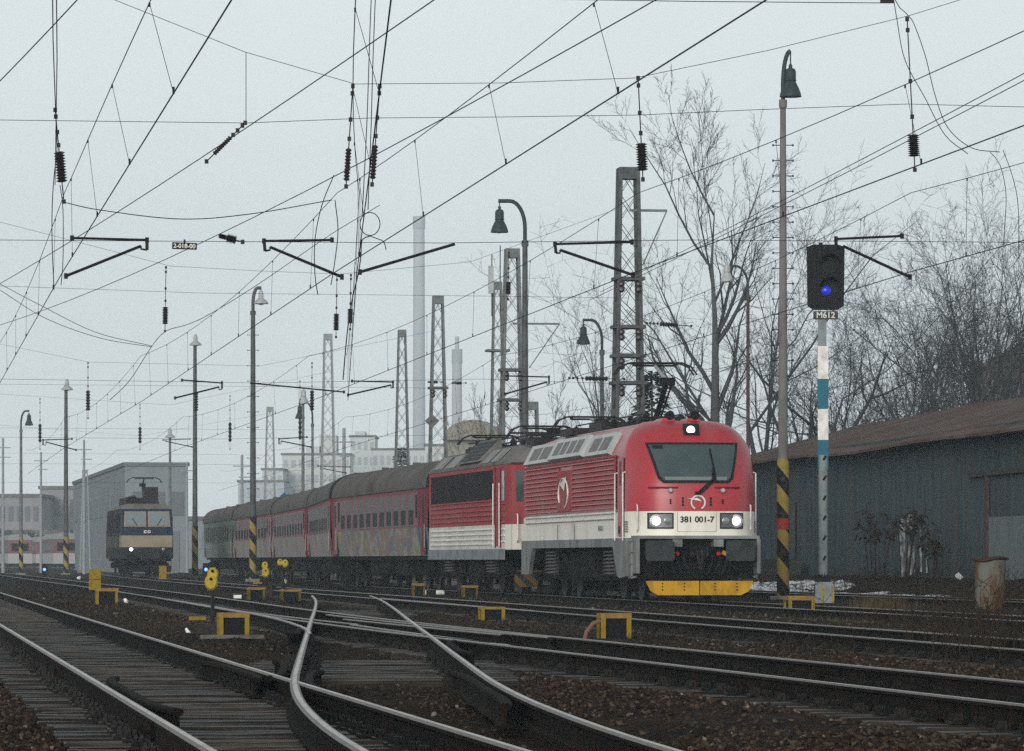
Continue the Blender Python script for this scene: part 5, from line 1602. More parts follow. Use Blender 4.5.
# ------------------------------------------------------------------ point machines and ground signals
def machine_box(label, px0, px1, py0, py1, ang=0.0, pipe=False, base=True, dim=False):
    'yellow framed black machine box standing on the ballast'
    c = Gs((px0 + px1) / 2, py1)
    d = c.y
    w, h = (px1 - px0) / F * d, (py1 - py0) / F * d
    t = thing('point_machine', label, 'point machine', (c.x, d, c.z), math.atan(K) + ang, group='yellow point machine boxes')
    dp = w * .9
    MB().box((0, dp / 2, h * .44), (w * .84, dp * .9, h * .96)).build('case', M_BLACK, t)
    for sx in (-1, 1):
        for yy in (0, dp): MB().bar((sx * w * .43, yy, 0), (sx * w * .43, yy, h * .9), w * .15, .06).build('frame_post', M_YELD if dim else M_YEL, t)
    MB().box((0, dp / 2, h * .95), (w * 1.04, dp * 1.1, h * .20)).build('cover', mat('rust_stained_cover', (.25, .16, .045), .7, 0, (.13, .08, .04), 6), t)
    if pipe: MB().tube([(-w * .5, .05, h * .75), (-w * .75, .05, h * .65), (-w * .98, .05, h * .3), (-w * 1.05, .05, -.02)], .03, 8).build('bent_hose', mat('rusty_hose', (.16, .09, .07), .8), t)
    if base: MB().box((-w * .1, -.14, .02), (w * 2.1, .20, .05)).box((0, dp / 2, -.08), (w * 1.8, dp, .08)).build('base_timber', mat('bleached_board', (.13, .125, .115), .8, 0, (.05, .045, .04), 5), t)
    return t
machine_box('yellow framed machine box behind the signal lantern in the left foreground', 219, 249, 614, 638)
machine_box('yellow framed machine box with a bent rusty hose beside the slip track', 601, 631, 614.5, 640, pipe=True, base=False)
machine_box('small yellow framed machine box in front of the second locomotive', 481, 505, 607.5, 620, base=False)
machine_box('dark machine box with yellow edges at the foot of the signal', 788, 815, 597, 619, base=False)
machine_box('low yellow framed box behind the leftmost signal lantern', 96, 118, 589, 604.5, base=False)
machine_box('low hazy machine box in front of the fourth coach', 248, 265, 588, 600, base=False, dim=True)
machine_box('low hazy machine box right of the double lanterns before the coaches', 281, 301, 590, 601, base=False, dim=True)
machine_box('small box in front of the first coach bogie, left one', 413, 425, 584, 597, base=False, dim=True)
machine_box('small box in front of the second locomotive bogie', 463, 478, 586, 598, base=False, dim=True)

def lantern(label, px, py0, py1, d, discs, dw=.16, base=True):
    'rotating point indicator: post with yellow egg-shaped lantern plates'
    b = P(px, py1, d)
    s = F / d
    t = thing('point_indicator', label, 'point indicator', (b.x, d, b.z), group='yellow point indicator lanterns')
    zt = (py1 - py0) / s
    MB().tube([(0, 0, 0), (.01, 0, zt * .5), (0, 0, zt - .1)], [.045, .025, .02], 8).lathe([(.07, 0), (.06, .22), (.03, .3)], (0, 0, 0), 8).build('post', M_IRON, t)
    for k, (dx, dz, sz) in enumerate(discs):
        m = MB().lathe([(.02, .05), (.75, .04), (1, 0), (.75, -.04), (.02, -.05)], (0, 0, 0), 22, 'Y')
        m.v = [(x * dw * sz + dx, y * 1.0 - .03 * k, (z * 1.25) * dw * sz + zt - dz) for x, y, z in m.v]
        o = m.build('lantern_plate', M_YELB, t, smooth=40)
        MB().lathe([(.022, 0), (.022, -.03)], (dx, -.045 - .03 * k, zt - dz + .05), 10, 'Y').build('lens', M_BLACK, o)
    if base:
        MB().box((0, .1, .08), (.42, .5, .30)).bar((-.3, .1, .0), (.3, .1, .22), .07).build('lever_frame', M_IRON, t)
        MB().box((-.22, .25, .30), (.24, .06, .05)).build('yellow_bar', M_YEL, t)
    return t
lantern('double yellow lantern on a thin black post in the left foreground', 212, 566, 640, 64, [(.01, .12, .95), (-.01, .23, 1.1)], .084)
lantern('double yellow lantern on a post in front of the fourth coach', 265, 562, 594, 125, [(.0, .10, .9), (.02, .28, 1.1)], .10)
lantern('smaller double lantern just right of the striped post before the coaches', 283, 559, 590, 140, [(-.09, .1, .9), (.07, .14, 1.0)], .10, base=False)
def plate_indicator(label, px0, px1, py0, py1, d):
    b = P((px0 + px1) / 2, py1, d); w, h = (px1 - px0) / F * d, (py1 - py0) / F * d
    t = thing('point_indicator', label, 'point indicator', (b.x, d, b.z), group='yellow point indicator lanterns')
    for k in (0, 1): MB().box((0, 0, h * (.27 + .46 * k)), (w, .06, h * .44)).build('yellow_plate', M_YEL, t)
    MB().bar((0, .06, -.4), (0, .06, h * .9), .05).build('post', M_IRON, t)
plate_indicator('square yellow indicator plates above the leftmost machine box', 89, 101, 568, 591, 118)
plate_indicator('small yellow indicator plates right in front of the blue locomotive', 159, 166.5, 565, 580, 225)
def dwarf(label, px, py, d):
    b = P(px, py, d); zg = -.25
    t = thing('dwarf_signal', label, 'dwarf signal', (b.x, d, zg), group='blue lit dwarf signals')
    hh = b.z - zg
    MB().box((0, .1, hh), (.30, .2, .60)).bar((0, .1, 0), (0, .1, hh - .2), .12).build('case', M_BLACK, t)
    MB().lathe([(.08, 0), (.06, -.03), (0, -.04)], (.0, 0, hh), 14, 'Y').build('blue_lamp', mat('blue_shunt_light', (.05, .1, .9), .3, emit=(.08, .18, 1.0, 2.2)), t)
dwarf('small shunting signal with a bright blue light at the far left', 44.5, 569.5, 250)
dwarf('small shunting signal with a blue light behind the foreground lantern', 206, 569.5, 215)

# measuring pole, litter, stump, scrap
gp = thing('marker_pole', 'white and black banded pole lying on the ballast before the train', 'marker pole', G(441, 596.5) + Vector((0, 0, .12)))
for k, (a, c) in enumerate(((-.75, -.45), (-.45, -.15), (-.15, .35), (.35, .75))):
    MB().tube([(a, 0, 0), (c - .003, 0, 0)], .075, 10).build('painted_band', M_BLACK if k % 2 else M_WHITEP, gp, smooth=50)
gp2 = thing('marker_pole', 'short white and black banded pole lying behind the foreground lantern', 'marker pole', G(249, 601) + Vector((0, 0, .1)))
for k, (a, c) in enumerate(((-.42, -.2), (-.2, .22), (.22, .42))): MB().tube([(a, 0, 0), (c - .003, 0, 0)], .07, 10).build('painted_band', M_BLACK if k % 2 else M_WHITEP, gp2, smooth=50)
def crumple(label, px, py, w, h, seed, cat='litter', m=None):
    c = Gs(px, py); s = F / c.y
    rr = random.Random(seed)
    b = MB()
    v = [Vector(p) for p in ICO_V]
    b.add([(p.x * w / s * .5 * rr.uniform(.6, 1.3), p.y * w / s * .5 * rr.uniform(.6, 1.2), p.z * h / s * .55 * rr.uniform(.6, 1.3)) for p in v], ICO_F)
    o = b.build('plastic_litter', m or M_LITTER)
    o.location = c + Vector((0, 0, h / s * .45)); o.rotation_euler = (rr.random(), rr.random(), rr.random())
    return tagp(o, label, cat)
crumple('crumpled white plastic on the rail of the slip track', 674, 664, 9, 11, 1)
crumple('crumpled white cup lying near the weeds at right', 912, 652, 10, 7, 2)
crumple('white scrap on the stones behind the foreground lantern', 285, 583, 6, 4, 3)
crumple('white scrap lying left of the blue locomotive', 79, 580, 5, 4, 4)
crumple('flat pale scrap left of the foreground machine box', 188, 634, 9, 4, 5)
crumple('bright scrap beside the leftmost machine box', 126, 603, 7, 4, 6)
crumple('small white scrap between the slip rails', 619, 638, 4, 4, 7)
crumple('pale bag caught by the shed wall under the leaning planks', 959, 579, 9, 6, 8)

rs = thing('rusty_barrel', 'upright rusty grey barrel with a bent rim standing by the right weeds', 'barrel', G(990, 612))
d_ = rs.location.y; s_ = F / d_
M_RUSTB = mat('rust_streaked_steel', (.12, .13, .11), .8, 0, (.085, .045, .022), 2.5, .40, .55, stretch=(1, 1, .5))
MB().lathe([(.30, -.05), (.31, .1), (.325, .6), (.34, 1.12), (.30, 1.13)], (0, 0, 0), 22).build('drum', M_RUSTB, rs, smooth=40)
rm = MB().lathe([(.34, 1.10), (.41, 1.13), (.41, 1.17), (.33, 1.17)], (0, 0, 0), 22)
rm.v = [(x, y, z + .03 * math.sin(x * 9) + .02 * x) for x, y, z in rm.v]
rm.build('bent_rim', mat('rusted_rim', (.05, .028, .018), .85), rs)
st = thing('tree_stump', 'small dark stump with two prongs on the snow strip', 'stump', G(887, 597))
MB().tube([(-.13, 0, -.05), (-.11, 0, .25), (-.16, 0, .50)], [.10, .09, .05], 7).tube([(.14, 0, -.05), (.10, 0, .25), (.17, 0, .44)], [.08, .08, .05], 7).box((0, 0, .32), (.38, .14, .18)).build('root_piece', mat('stump_bark', (.035, .022, .02), .9), st)

# ------------------------------------------------------------------ the corrugated shed
def shed():
    A, B = Vector((9.30, 190, 0)), Vector((15.4, 112, 0))       # far and near corner of the trackside wall
    ax = (B - A); Ls = ax.length
    rz = math.atan2(ax.y, ax.x)
    t = thing('shed', 'long dark corrugated shed with a rusty roof on the right', 'shed', A, rz)
    nrm = 1     # local +y points away from the tracks
    z0, ze = -.1, 5.0
    Wd = 11.0
    wall = MB()
    n = 620
    vs = []
    for i in range(n + 1):
        x = Ls * i / n
        y = -.03 * math.sin(i * math.pi / 2.0)
        vs += [(x, y, z0), (x, y, ze + .02 - .27 * x / Ls)]
    wall.add(vs, [(2 * i, 2 * i + 2, 2 * i + 3, 2 * i + 1) for i in range(n)])
    M_CORR = mat('blue_grey_sheet', (.050, .071, .078), .75, 0, (.028, .041, .047), 1.3, .40, .66, stretch=(1.6, 1, .25), c3=(.062, .062, .060), scale3=.45)
    wall.build('trackside_wall', M_CORR, t, fix=False)
    ew = MB()
    m2 = 60
    vs = []
    for i in range(m2 + 1):
        y = Wd * i / m2
        x = -.03 * math.sin(i * math.pi / 2)
        zz = ze + 1.5 * (1 - abs(y - Wd / 2) / (Wd / 2))
        vs += [(x, y, z0), (x, y, zz)]
    ew.add(vs, [(2 * i, 2 * i + 2, 2 * i + 3, 2 * i + 1) for i in range(m2)])
    ew.build('end_wall', M_CORR, t, fix=False)
    ew2 = MB(); ew2.add([(x + Ls, y, z) for x, y, z in vs], [(2 * i, 2 * i + 2, 2 * i + 3, 2 * i + 1) for i in range(m2)]); ew2.build('end_wall', M_CORR, t, fix=False)
    MB().add([(0, Wd, z0), (Ls, Wd, z0), (Ls, Wd, ze), (0, Wd, ze)], [(0, 1, 2, 3)]).build('rear_wall', M_CORR, t)
    rf = MB()
    N = 90
    prof = []
    for i in range(N + 1):
        x = -1.6 + (Ls + 2.2) * i / N
        sag = -.10 * math.sin(max(0, min(1, x / Ls)) * math.pi) - .03 * math.sin(x * .22) + .006 * math.sin(x * 1.3)
        prof.append((x, sag))
    vs = []
    for x, sg in prof:
        vs += [(x, -.75, ze - .10 + sg * 1.4 - .33 * x / Ls), (x, Wd / 2, ze + 1.62 + sg), (x, Wd + .6, ze - .1), (x, Wd + .6, ze - .18), (x, Wd / 2, ze + 1.54 + sg), (x, -.75, ze - .19 + sg * 1.4 - .33 * x / Ls)]
    fs = []
    for i in range(N):
        for k in range(6):
            a, b2 = i * 6 + k, i * 6 + (k + 1) % 6
            fs.append((a, b2, b2 + 6, a + 6))
    fs += [(0, 1, 2, 3, 4, 5), tuple(N * 6 + k for k in (5, 4, 3, 2, 1, 0))]
    rf.add(vs, fs)
    rf.build('roof', mat('rusted_roof_sheet', (.080, .052, .042), .85, 0, (.125, .105, .095), .8, .42, .68, stretch=(.5, 1.2, 1), c3=(.085, .045, .04), scale3=.4), t)
    # doors: a pale sheet gate at the near end, a narrow door near the far end
    s_of = lambda px: None
    def wall_s(px):       # distance along the wall of the point under a pixel column
        k = (px - 512) / F
        # A.x + ax.x*u = k*(A.y+ax.y*u)
        u = (k * A.y - A.x) / (ax.x - k * ax.y)
        return u * Ls
    a, c = wall_s(992), min(Ls - .4, wall_s(1040))
    gate = MB()
    k = int((c - a) / .12)
    vs = []
    for i in range(k + 1):
        x = a + (c - a) * i / k
        y = -.10 - .02 * (i % 2)
        vs += [(x, y, z0 + .3), (x, y, 2.15)]
    gate.add(vs, [(2 * i, 2 * i + 2, 2 * i + 3, 2 * i + 1) for i in range(k)])
    gate.build('pale_gate', mat('pale_sheet_gate', (.13, .16, .165), .7, 0, (.08, .10, .105), 2, stretch=(3, 1, .4)), t, label='pale corrugated gate at the near end of the shed', fix=False)
    MB().bx(a - 3.2, c, -.14, -.06, 3.35, 3.5).build('gate_rail', M_IRON, t)
    MB().bx(a - .35, a - .2, -.14, -.05, z0, 3.4).build('gate_post', mat('rusty_post', (0.075, 0.05, 0.045)), t)
    a2, c2 = wall_s(787), wall_s(797)
    dr = MB().bx(a2, c2, -.07, -.04, z0 + .3, 3.0).build('narrow_door', mat('faded_door', (.07, .085, .09), .7, 0, (.05, .06, .065), 2), t)
    MB().bx(a2 - .1, a2, -.09, -.04, z0 + .3, 3.1).bx(c2, c2 + .1, -.09, -.04, z0 + .3, 3.1).build('door_frame', M_IRON, dr)
    MB().bx(wall_s(786), wall_s(812), -.9, -.4, .2, .95).build('plinth', mat('mossy_plinth', (.035, .04, .03), .9), t)
    return t, A, ax, Ls, wall_s
SHED, SA, SAX, SL, wall_s = shed()
def at_wall(px, off=-.5, z=.3):
    'point in front of the shed wall under a pixel column'
    u = wall_s(px) / SL
    n = Vector((SAX.y, -SAX.x, 0)).normalized()
    p = SA + SAX * u
    if n.x > 0: n = -n
    return p + n * (-off)
M_BIRCH = mat('pale_weathered_plank', (.27, .29, .29), .8, 0, (.05, .055, .055), 3, .40, .56, stretch=(4, 4, .8))
for i, (px, y0, y1, w) in enumerate(((946, 519, 577, .17), (955, 514, 575, .15), (958, 536, 573, .07), (966, 530, 572, .06), (972, 546, 573, .05))):
    p = at_wall(px, -1.35)
    d = p.y
    zt, zb = H + (HY - y0) / F * d, H + (HY - y1) / F * d
    o = MB().bar((0, 0, zb), (.02 * (-1) ** i, .10, zt), .05, w).build('leaning_plank', M_BIRCH)
    o.location = (p.x, p.y, 0)
    tagp(o, 'pale weathered plank leaning on the dark shed wall', 'plank', 'pale planks leaning on the shed wall')

# ------------------------------------------------------------------ bare trees
def grow_tree(name, label, base, height, seed, r0, stems=1, spread=.5, up=.5, levels=5, first=.25, m=None, group='bare trees behind the shed', lean=(0, 0), cat='tree', kids=(7, 6, 6, 5), twig=.0075, crown_w=1.0, frac=1.0, limb=None, ang0=(.55, 1.0)):
    rr = random.Random(seed)
    t = thing(name, label, cat, base, group=group)
    tr, cr = MB(), MB()
    def branch(p, d, L, r, lev, mb):
        n = 7 if lev == 0 else (5 if lev < 3 else 3)
        pts, dirs, rad = [p], [d], [r]
        q, dd = p.copy(), d.copy()
        wob = .07 if lev == 0 else .13
        for k in range(n):
            dd = (dd + Vector((rr.gauss(0, wob), rr.gauss(0, wob), rr.gauss(0, wob * .6) + (up * .16 if lev else .03)))).normalized()
            q = q + dd * (L / n)
            pts.append(q.copy()); dirs.append(dd.copy())
            rad.append(max(twig * .6, r * (1 - (k + 1) / n * (.85 if lev else .95))))
        mb.tube(pts, rad, 8 if lev == 0 else (6 if lev == 1 else (4 if lev == 2 else 3)), cap=False)
        if lev >= levels - 1: return
        nk = kids[min(lev, len(kids) - 1)]
        nk = max(2, int(nk * rr.uniform(.8, 1.25)))
        for k in range(nk):
            f = first + (1 - first) * ((k + rr.random()) / nk) if lev == 0 else .22 + .78 * ((k + rr.random()) / nk)
            i = min(n - 1, int(f * n)); u = f * n - i
            bp = pts[i].lerp(pts[i + 1], u)
            bd = dirs[i]
            a = rr.random() * 2 * math.pi
            o = bd.orthogonal().normalized()
            o2 = bd.cross(o)
            side = o * math.cos(a) + o2 * math.sin(a)
            ang = (rr.uniform(*ang0) if lev == 0 else rr.uniform(.55, 1.0)) * spread * (1.25 if lev == 0 else 1.4)
            nd = (bd * math.cos(ang) + side * math.sin(ang)).normalized()
            if lev <= 1: nd = (nd + Vector((0, 0, up * .35))).normalized()
            br = rad[i] * (rr.uniform(.36, .58) if not (limb and lev == 0) else rr.uniform(.45, .75))
            bl = L * rr.uniform(.34, .58) * ((1.12 - .62 * f) if lev == 0 else (1.05 - .4 * f)) * (crown_w if lev == 0 else 1)
            if limb and lev == 0: bl = height * rr.uniform(*limb) * (1 - .25 * abs(f - .75))
            branch(bp, nd, bl, max(twig, br), lev + 1, cr)
    for s in range(stems):
        if stems == 1: d = Vector((lean[0], lean[1], 1)).normalized(); p = Vector((0, 0, -.2))
        else:
            a = 2 * math.pi * s / stems + rr.random()
            d = Vector((.30 * math.cos(a) + lean[0], .30 * math.sin(a) + lean[1], 1)).normalized(); p = Vector((.25 * math.cos(a), .25 * math.sin(a), -.2))
        branch(p, d, frac * (height * rr.uniform(.88, 1.0) if stems > 1 else height), r0 * rr.uniform(.75, 1.0) if stems > 1 else r0, 0, tr)
    mm = m or M_BARK
    tr.build('trunk', mm, t, smooth=180, fix=False)
    cr.build('crown', M_TWIG if m is None else m, t, smooth=180, fix=False)
    return t
M_BARK = mat('grey_bark', (.075, .082, .086), .9, 0, (.05, .054, .057), 5)
M_TWIG = mat('twig_bark', (.050, .056, .060), .9)
def tree_at(px, d, y_top, label, seed, **k):
    b = P(px, 560, d)
    z0 = max(-.2, gz(b.x, d))
    h = H + (HY - y_top) * d / F - z0
    return grow_tree(k.pop('name', 'bare_tree'), label, (b.x, d, z0), h, seed, k.pop('r0', h * .016), **k)
tree_at(713, 172, 130, 'tall slender bare tree rising straight behind the leading locomotive', 21, r0=.30, spread=.55, up=.42, first=.22, kids=(17, 8, 7, 5), lean=(-.01, 0), frac=.84, limb=(.24, .40), ang0=(.7, 1.25))
tree_at(789, 206, 210, 'bare tree with long spreading limbs right behind the striped lamp post', 5, r0=.36, stems=2, spread=.85, up=.28, first=.12, kids=(8, 7, 6, 5), frac=.55, limb=(.50, .80), ang0=(.6, 1.25))
tree_at(756, 190, 180, 'fine bare tree between the tall slender tree and the lamp post', 8, r0=.16, stems=1, spread=.6, up=.45, first=.25, kids=(11, 7, 6, 4), frac=.75, limb=(.28, .45))
tree_at(862, 205, 292, 'low bare tree just right of the signal board', 12, r0=.13, stems=2, spread=.75, up=.55, first=.15, kids=(9, 7, 6, 4), frac=.55, limb=(.4, .6))
tree_at(908, 210, 232, 'dense bare tree at the left edge of the thicket over the shed', 31, r0=.21, stems=3, spread=.7, up=.45, first=.2, kids=(9, 8, 7, 4), frac=.6, limb=(.36, .55))
tree_at(962, 200, 190, 'densest tall bare tree with upright shoots over the rusty roof', 44, r0=.25, stems=3, spread=.68, up=.5, first=.2, kids=(10, 8, 7, 5), frac=.62, limb=(.36, .55))
tree_at(1016, 190, 192, 'bare tree cut by the right edge of the picture', 51, r0=.27, stems=2, spread=.7, up=.45, first=.2, kids=(10, 8, 7, 5), frac=.62, limb=(.36, .58))
tree_at(885, 215, 330, 'low thicket tree just above the shed roof ridge', 62, r0=.10, stems=5, spread=.9, up=.45, first=.1, kids=(8, 7, 6, 4))
tree_at(940, 212, 310, 'low thicket tree behind the middle of the shed roof', 63, r0=.10, stems=5, spread=.9, up=.45, first=.1, kids=(8, 7, 6, 4))
tree_at(1000, 208, 310, 'low thicket tree behind the near end of the shed roof', 67, r0=.10, stems=4, spread=.9, up=.45, first=.1, kids=(8, 7, 6, 4))
tree_at(825, 225, 345, 'thin bare tree between the lamp post and the signal post', 70, r0=.09, stems=3, spread=.8, up=.5, first=.1, kids=(7, 6, 5, 3))
tree_at(548, 215, 330, 'thin pale bare tree behind the twin lattice masts', 71, r0=.09, stems=2, spread=.5, up=.9, first=.2, kids=(9, 6, 5, 3), group='bare trees behind the trains', frac=.8)
tree_at(575, 205, 352, 'small bushy bare tree beside the short bent lamp post', 72, r0=.08, stems=4, spread=.5, up=.9, first=.12, kids=(7, 6, 5, 3), group='bare trees behind the trains', frac=.8)
tree_at(608, 230, 225, 'sparse bare tree half hidden by the tall lattice mast', 73, r0=.12, stems=1, spread=.6, up=.6, first=.35, kids=(9, 6, 5, 3), group='bare trees behind the trains', frac=.7, limb=(.2, .35))
tree_at(488, 230, 400, 'small bare tree above the second locomotive roof', 74, r0=.08, stems=3, spread=.6, up=.7, first=.15, kids=(6, 5, 4, 3), group='bare trees behind the trains')

def conifer(label, px, d, y_top, wid, seed):
    rr = random.Random(seed)
    b = P(px, 560, d); z0 = -.2
    h = H + (HY - y_top) * d / F - z0
    t = thing('spruce_tree', label, 'tree', (b.x, d, z0), group='dark conifers behind the trains')
    MB().tube([(0, 0, 0), (0, 0, h)], [.14, .02], 7).build('trunk', M_BARK, t)
    c = MB()
    for k in range(900):
        u = rr.random() ** .7
        z = h * (.12 + .88 * u)
        R = wid * (1 - u) * rr.uniform(.2, 1.0) + .05
        a = rr.random() * 6.283
        x, y = R * math.cos(a), R * math.sin(a)
        s = rr.uniform(.12, .30)
        dv = Vector((math.cos(a), math.sin(a), rr.uniform(-.5, .15))).normalized()
        sd = dv.cross(Vector((0, 0, 1))).normalized()
        p = Vector((x, y, z))
        c.add([p, p + dv * s + sd * s * .35, p + dv * s * 2.0, p + dv * s - sd * s * .35 + Vector((0, 0, .05))], [(0, 1, 2, 3)])
        if k % 6 == 0: c.tube([(0, 0, z + .1), p], [.02, .008], 3, cap=False)
    c.build('crown', mat('spruce_needles', (.018, .036, .034), .9, 0, (.03, .05, .045), 3), t, fix=False)
conifer('dark spruce tip between the lattice mast and the raised pantograph', 652, 165, 372, 2.1, 3)
conifer('small dark conifer above the coach roofs by the slim mast', 401, 330, 448, 2.0, 4)

# ------------------------------------------------------------------ snow patches, weeds, grass
def snow(label, pts, seed):
    rr = random.Random(seed)
    c = Vector((0, 0, 0))
    for x, d in pts: c += Vector((x, d, 0))
    c /= len(pts)
    ring = catmull(pts + [pts[0]], .35)
    ring = [(x + rr.gauss(0, .06), d + rr.gauss(0, .2)) for x, d in ring[:-1]]
    b = MB()
    n = len(ring)
    vs = [(c.x, c.y, gz(c.x, c.y) + .055)]
    for s, lift in ((.55, .075), (.85, .05), (1.0, -.03)):
        for x, d in ring:
            X, D = c.x + (x - c.x) * s + rr.gauss(0, .03), c.y + (d - c.y) * s
            vs.append((X, D, gz(X, D) + lift + rr.uniform(-.012, .012)))
    fs = [(0, 1 + k, 1 + (k + 1) % n) for k in range(n)]
    for r in range(2):
        for k in range(n):
            a, b2 = 1 + r * n + k, 1 + r * n + (k + 1) % n
            fs.append((a, b2, b2 + n, a + n))
    b.add(vs, fs)
    o = b.build('snow', M_SNOW, None, smooth=180)
    tagp(o, label, 'snow', 'old snow beside the shed', kind='structure')
def blob(px, d, lx, ld, seed):
    rr = random.Random(seed); c = P(px, 560, d)
    return [(c.x + lx * math.cos(a) * rr.uniform(.6, 1.2) - .05 * ld * math.sin(a), d + ld * math.sin(a) * rr.uniform(.6, 1.2)) for a in np.linspace(0, 6.283, 9)[:-1]]
for i, (px, d, lx, ld, lab) in enumerate(((765, 152, 1.2, 9, 'patch of old snow behind the foot of the striped post'), (802, 140, 1.2, 7, 'patch of old snow left of the signal base'), (848, 134, 1.0, 7, 'patch of old snow right of the signal base'), (880, 130, .6, 4, 'thin snow patch near the stump'), (905, 127, .5, 4, 'last thin snow patch toward the planks'), (938, 124, .35, 2, 'small snow remnant below the planks'), (826, 146, .6, 6, 'snow patch directly behind the signal base'))):
    snow(lab, blob(px, d, lx, ld, i), i)

def stems(label, name, px0, px1, d0, d1, n, hmin, hmax, m, seed, tuft=False):
    rr = random.Random(seed)
    b = MB()
    for k in range(n):
        d = d0 + (d1 - d0) * (rr.random() + rr.random()) / 2
        px = px0 + (px1 - px0) * min(1.3, max(-.3, rr.gauss(.5, .26)))
        c = P(px, 560, d)
        z = gz(c.x, d) - .03
        h = rr.uniform(hmin, hmax) * (1 if rr.random() > .3 else .55)
        lx, ly = rr.gauss(0, .16) * h, rr.gauss(0, .16) * h
        p = [Vector((c.x, d, z)), Vector((c.x + lx * .4, d + ly * .4, z + h * .5)), Vector((c.x + lx, d + ly, z + h))]
        b.tube(p, [.007, .005, .002], 3, cap=False)
        if not tuft:
            for q in range(rr.randint(1, 4)):
                u = rr.uniform(.45, .98)
                s = p[1].lerp(p[2], max(0, u * 2 - 1)) if u > .5 else p[0].lerp(p[1], u * 2)
                e = s + Vector((rr.gauss(0, .09), rr.gauss(0, .09), rr.uniform(.04, .16)))
                b.tube([s, e], [.004, .003], 3, cap=False)
                if rr.random() < .4: b.box(e, (.011, .011, .02))
    o = b.build(name, m, None, fix=False)
    return tagp(o, label, 'weeds', kind='stuff')
M_DEAD = mat('dead_weed', (.018, .014, .011), .9, 0, (.045, .033, .022), 5)
M_DEADL = mat('pale_dead_grass', (.062, .048, .026), .9, 0, (.035, .026, .016), 5)
M_MOSS = mat('winter_grass', (.055, .058, .02), .9, 0, (.08, .07, .03), 3)
stems('dead brown weeds in the lower right between the tracks', 'weeds', 925, 1030, 46, 62, 170, .25, .95, M_DEAD, 1)
stems('dead brown weeds along the rails at right', 'weeds', 840, 1030, 60, 80, 150, .15, .60, M_DEAD, 2)
stems('thin pale dead grass beside the far track', 'grass', 850, 910, 92, 104, 420, .15, .42, M_DEADL, 3, True)
stems('dead weeds around the rusty barrel and shed gate', 'weeds', 930, 1030, 98, 128, 240, .3, 1.0, M_DEAD, 4)
stems('sparse dead stalks beside the slip rails', 'weeds', 560, 940, 48, 66, 120, .05, .15, M_DEAD, 5)
stems('mossy winter grass between the right tracks', 'grass', 820, 1000, 76, 84, 2200, .05, .14, M_MOSS, 6, True)
stems('low dead grass tufts among the left stones', 'grass', 0, 300, 46, 110, 500, .04, .14, M_DEADL, 7, True)
stems('low dead grass between the slip and the third track', 'grass', 440, 760, 60, 84, 600, .03, .10, M_DEAD, 8, True)
stems('dark dry stalks along the shed wall', 'weeds', 770, 960, 128, 150, 420, .2, .7, M_DEAD, 9)
def shrub(label, px, off, y0, y1, seed, w):
    p = at_wall(px, off - .8); d = p.y
    zb, zt = H + (HY - y1) / F * d, H + (HY - y0) / F * d
    rr = random.Random(seed)
    t = thing('dead_shrub', label, 'shrub', (p.x, p.y, 0), group='dead shrubs by the shed wall')
    a, c = MB(), MB()
    for k in range(5):
        x = rr.gauss(0, w * .4); q = [Vector((x * .4, 0, zb)), Vector((x * .7, rr.gauss(0, .1), (zb + zt) / 2)), Vector((x, rr.gauss(0, .2), zt - rr.random() * .5))]
        a.tube(q, [.022, .014, .006], 4, cap=False)
        for j in range(7):
            s = q[1].lerp(q[2], rr.random()); e = s + Vector((rr.gauss(0, w * .35), rr.gauss(0, w * .35), rr.uniform(.05, .35)))
            c.tube([s, e], [.008, .004], 3, cap=False)
            for l in range(3):
                f = s.lerp(e, rr.random()); g = Vector((rr.gauss(0, .08), rr.gauss(0, .08), -rr.uniform(.02, .13)))
                c.add([f, f + g + Vector((.05, 0, 0)), f + g * 1.7, f + g - Vector((.05, 0, 0))], [(0, 1, 2, 3)])
    a.build('stem', M_DEAD, t, fix=False); c.build('crown', M_DEAD, t, fix=False)
shrub('dead shrub with curled leaves in front of the pale planks', 962, -1.0, 503, 578, 1, .9)
shrub('low dead shrub left of the pale planks', 932, -1.0, 508, 577, 2, .7)
shrub('dead shrub tip beside the pale gate', 996, -1.0, 534, 578, 3, .5)

# ------------------------------------------------------------------ background buildings and chimneys
M_PWIN = mat('hazed_far_window', (.36, .39, .41), .5)  # far panes lightened to carry the haze fade
M_BWIN = mat('far_window', (.16, .18, .20), .4, spec=.3)
def block(label, px0, px1, y_top, d, depth, m, rows=0, cols=0, side=None, roof=None, group=None, wcol=None, name='building', step=None, zb=-.5):
    a, c = P(px0, y_top, d), P(px1, y_top, d)
    t = thing(name, label, 'building', ((a.x + c.x) / 2, d, 0), group=group)
    w, h = c.x - a.x, a.z
    MB().bx(-w / 2, w / 2, 0, depth, zb, h).build('wall', m, t)
    MB().bx(-w / 2 - .3, w / 2 + .3, -.3, depth + .3, h, h + .5).build('roof', roof or M_ROOFGREY, t)
    if step:
        for (u0, u1, hh) in step:
            MB().bx(-w / 2 + w * u0, -w / 2 + w * u1, .5, depth * .6, h + .5, h + hh).build('roof_block', m, t)
    if rows:
        me = None
        cw, rh = w / cols, (h - 1.5) / rows
        for i in range(cols):
            for j in range(rows):
                if me is None:
                    b = MB().box((0, 0, 0), (cw * .55, .12, rh * .5)); me = b.mesh('window', wcol or M_BWIN)
                o = bpy.data.objects.new('window', me); COL.objects.link(o); o.parent = t
                o.location = (-w / 2 + (i + .5) * cw, -.05, 1.2 + (j + .5) * rh)
    return t
M_BGREY = mat('hazed_grey_render', (.21, .235, .25), .9, 0, (.175, .195, .21), .25)  # far wall colours from here on are paled and greyed as haze
M_BBRICK = mat('hazed_brick', (.25, .25, .26), .9, 0, (.21, .21, .22), .3)
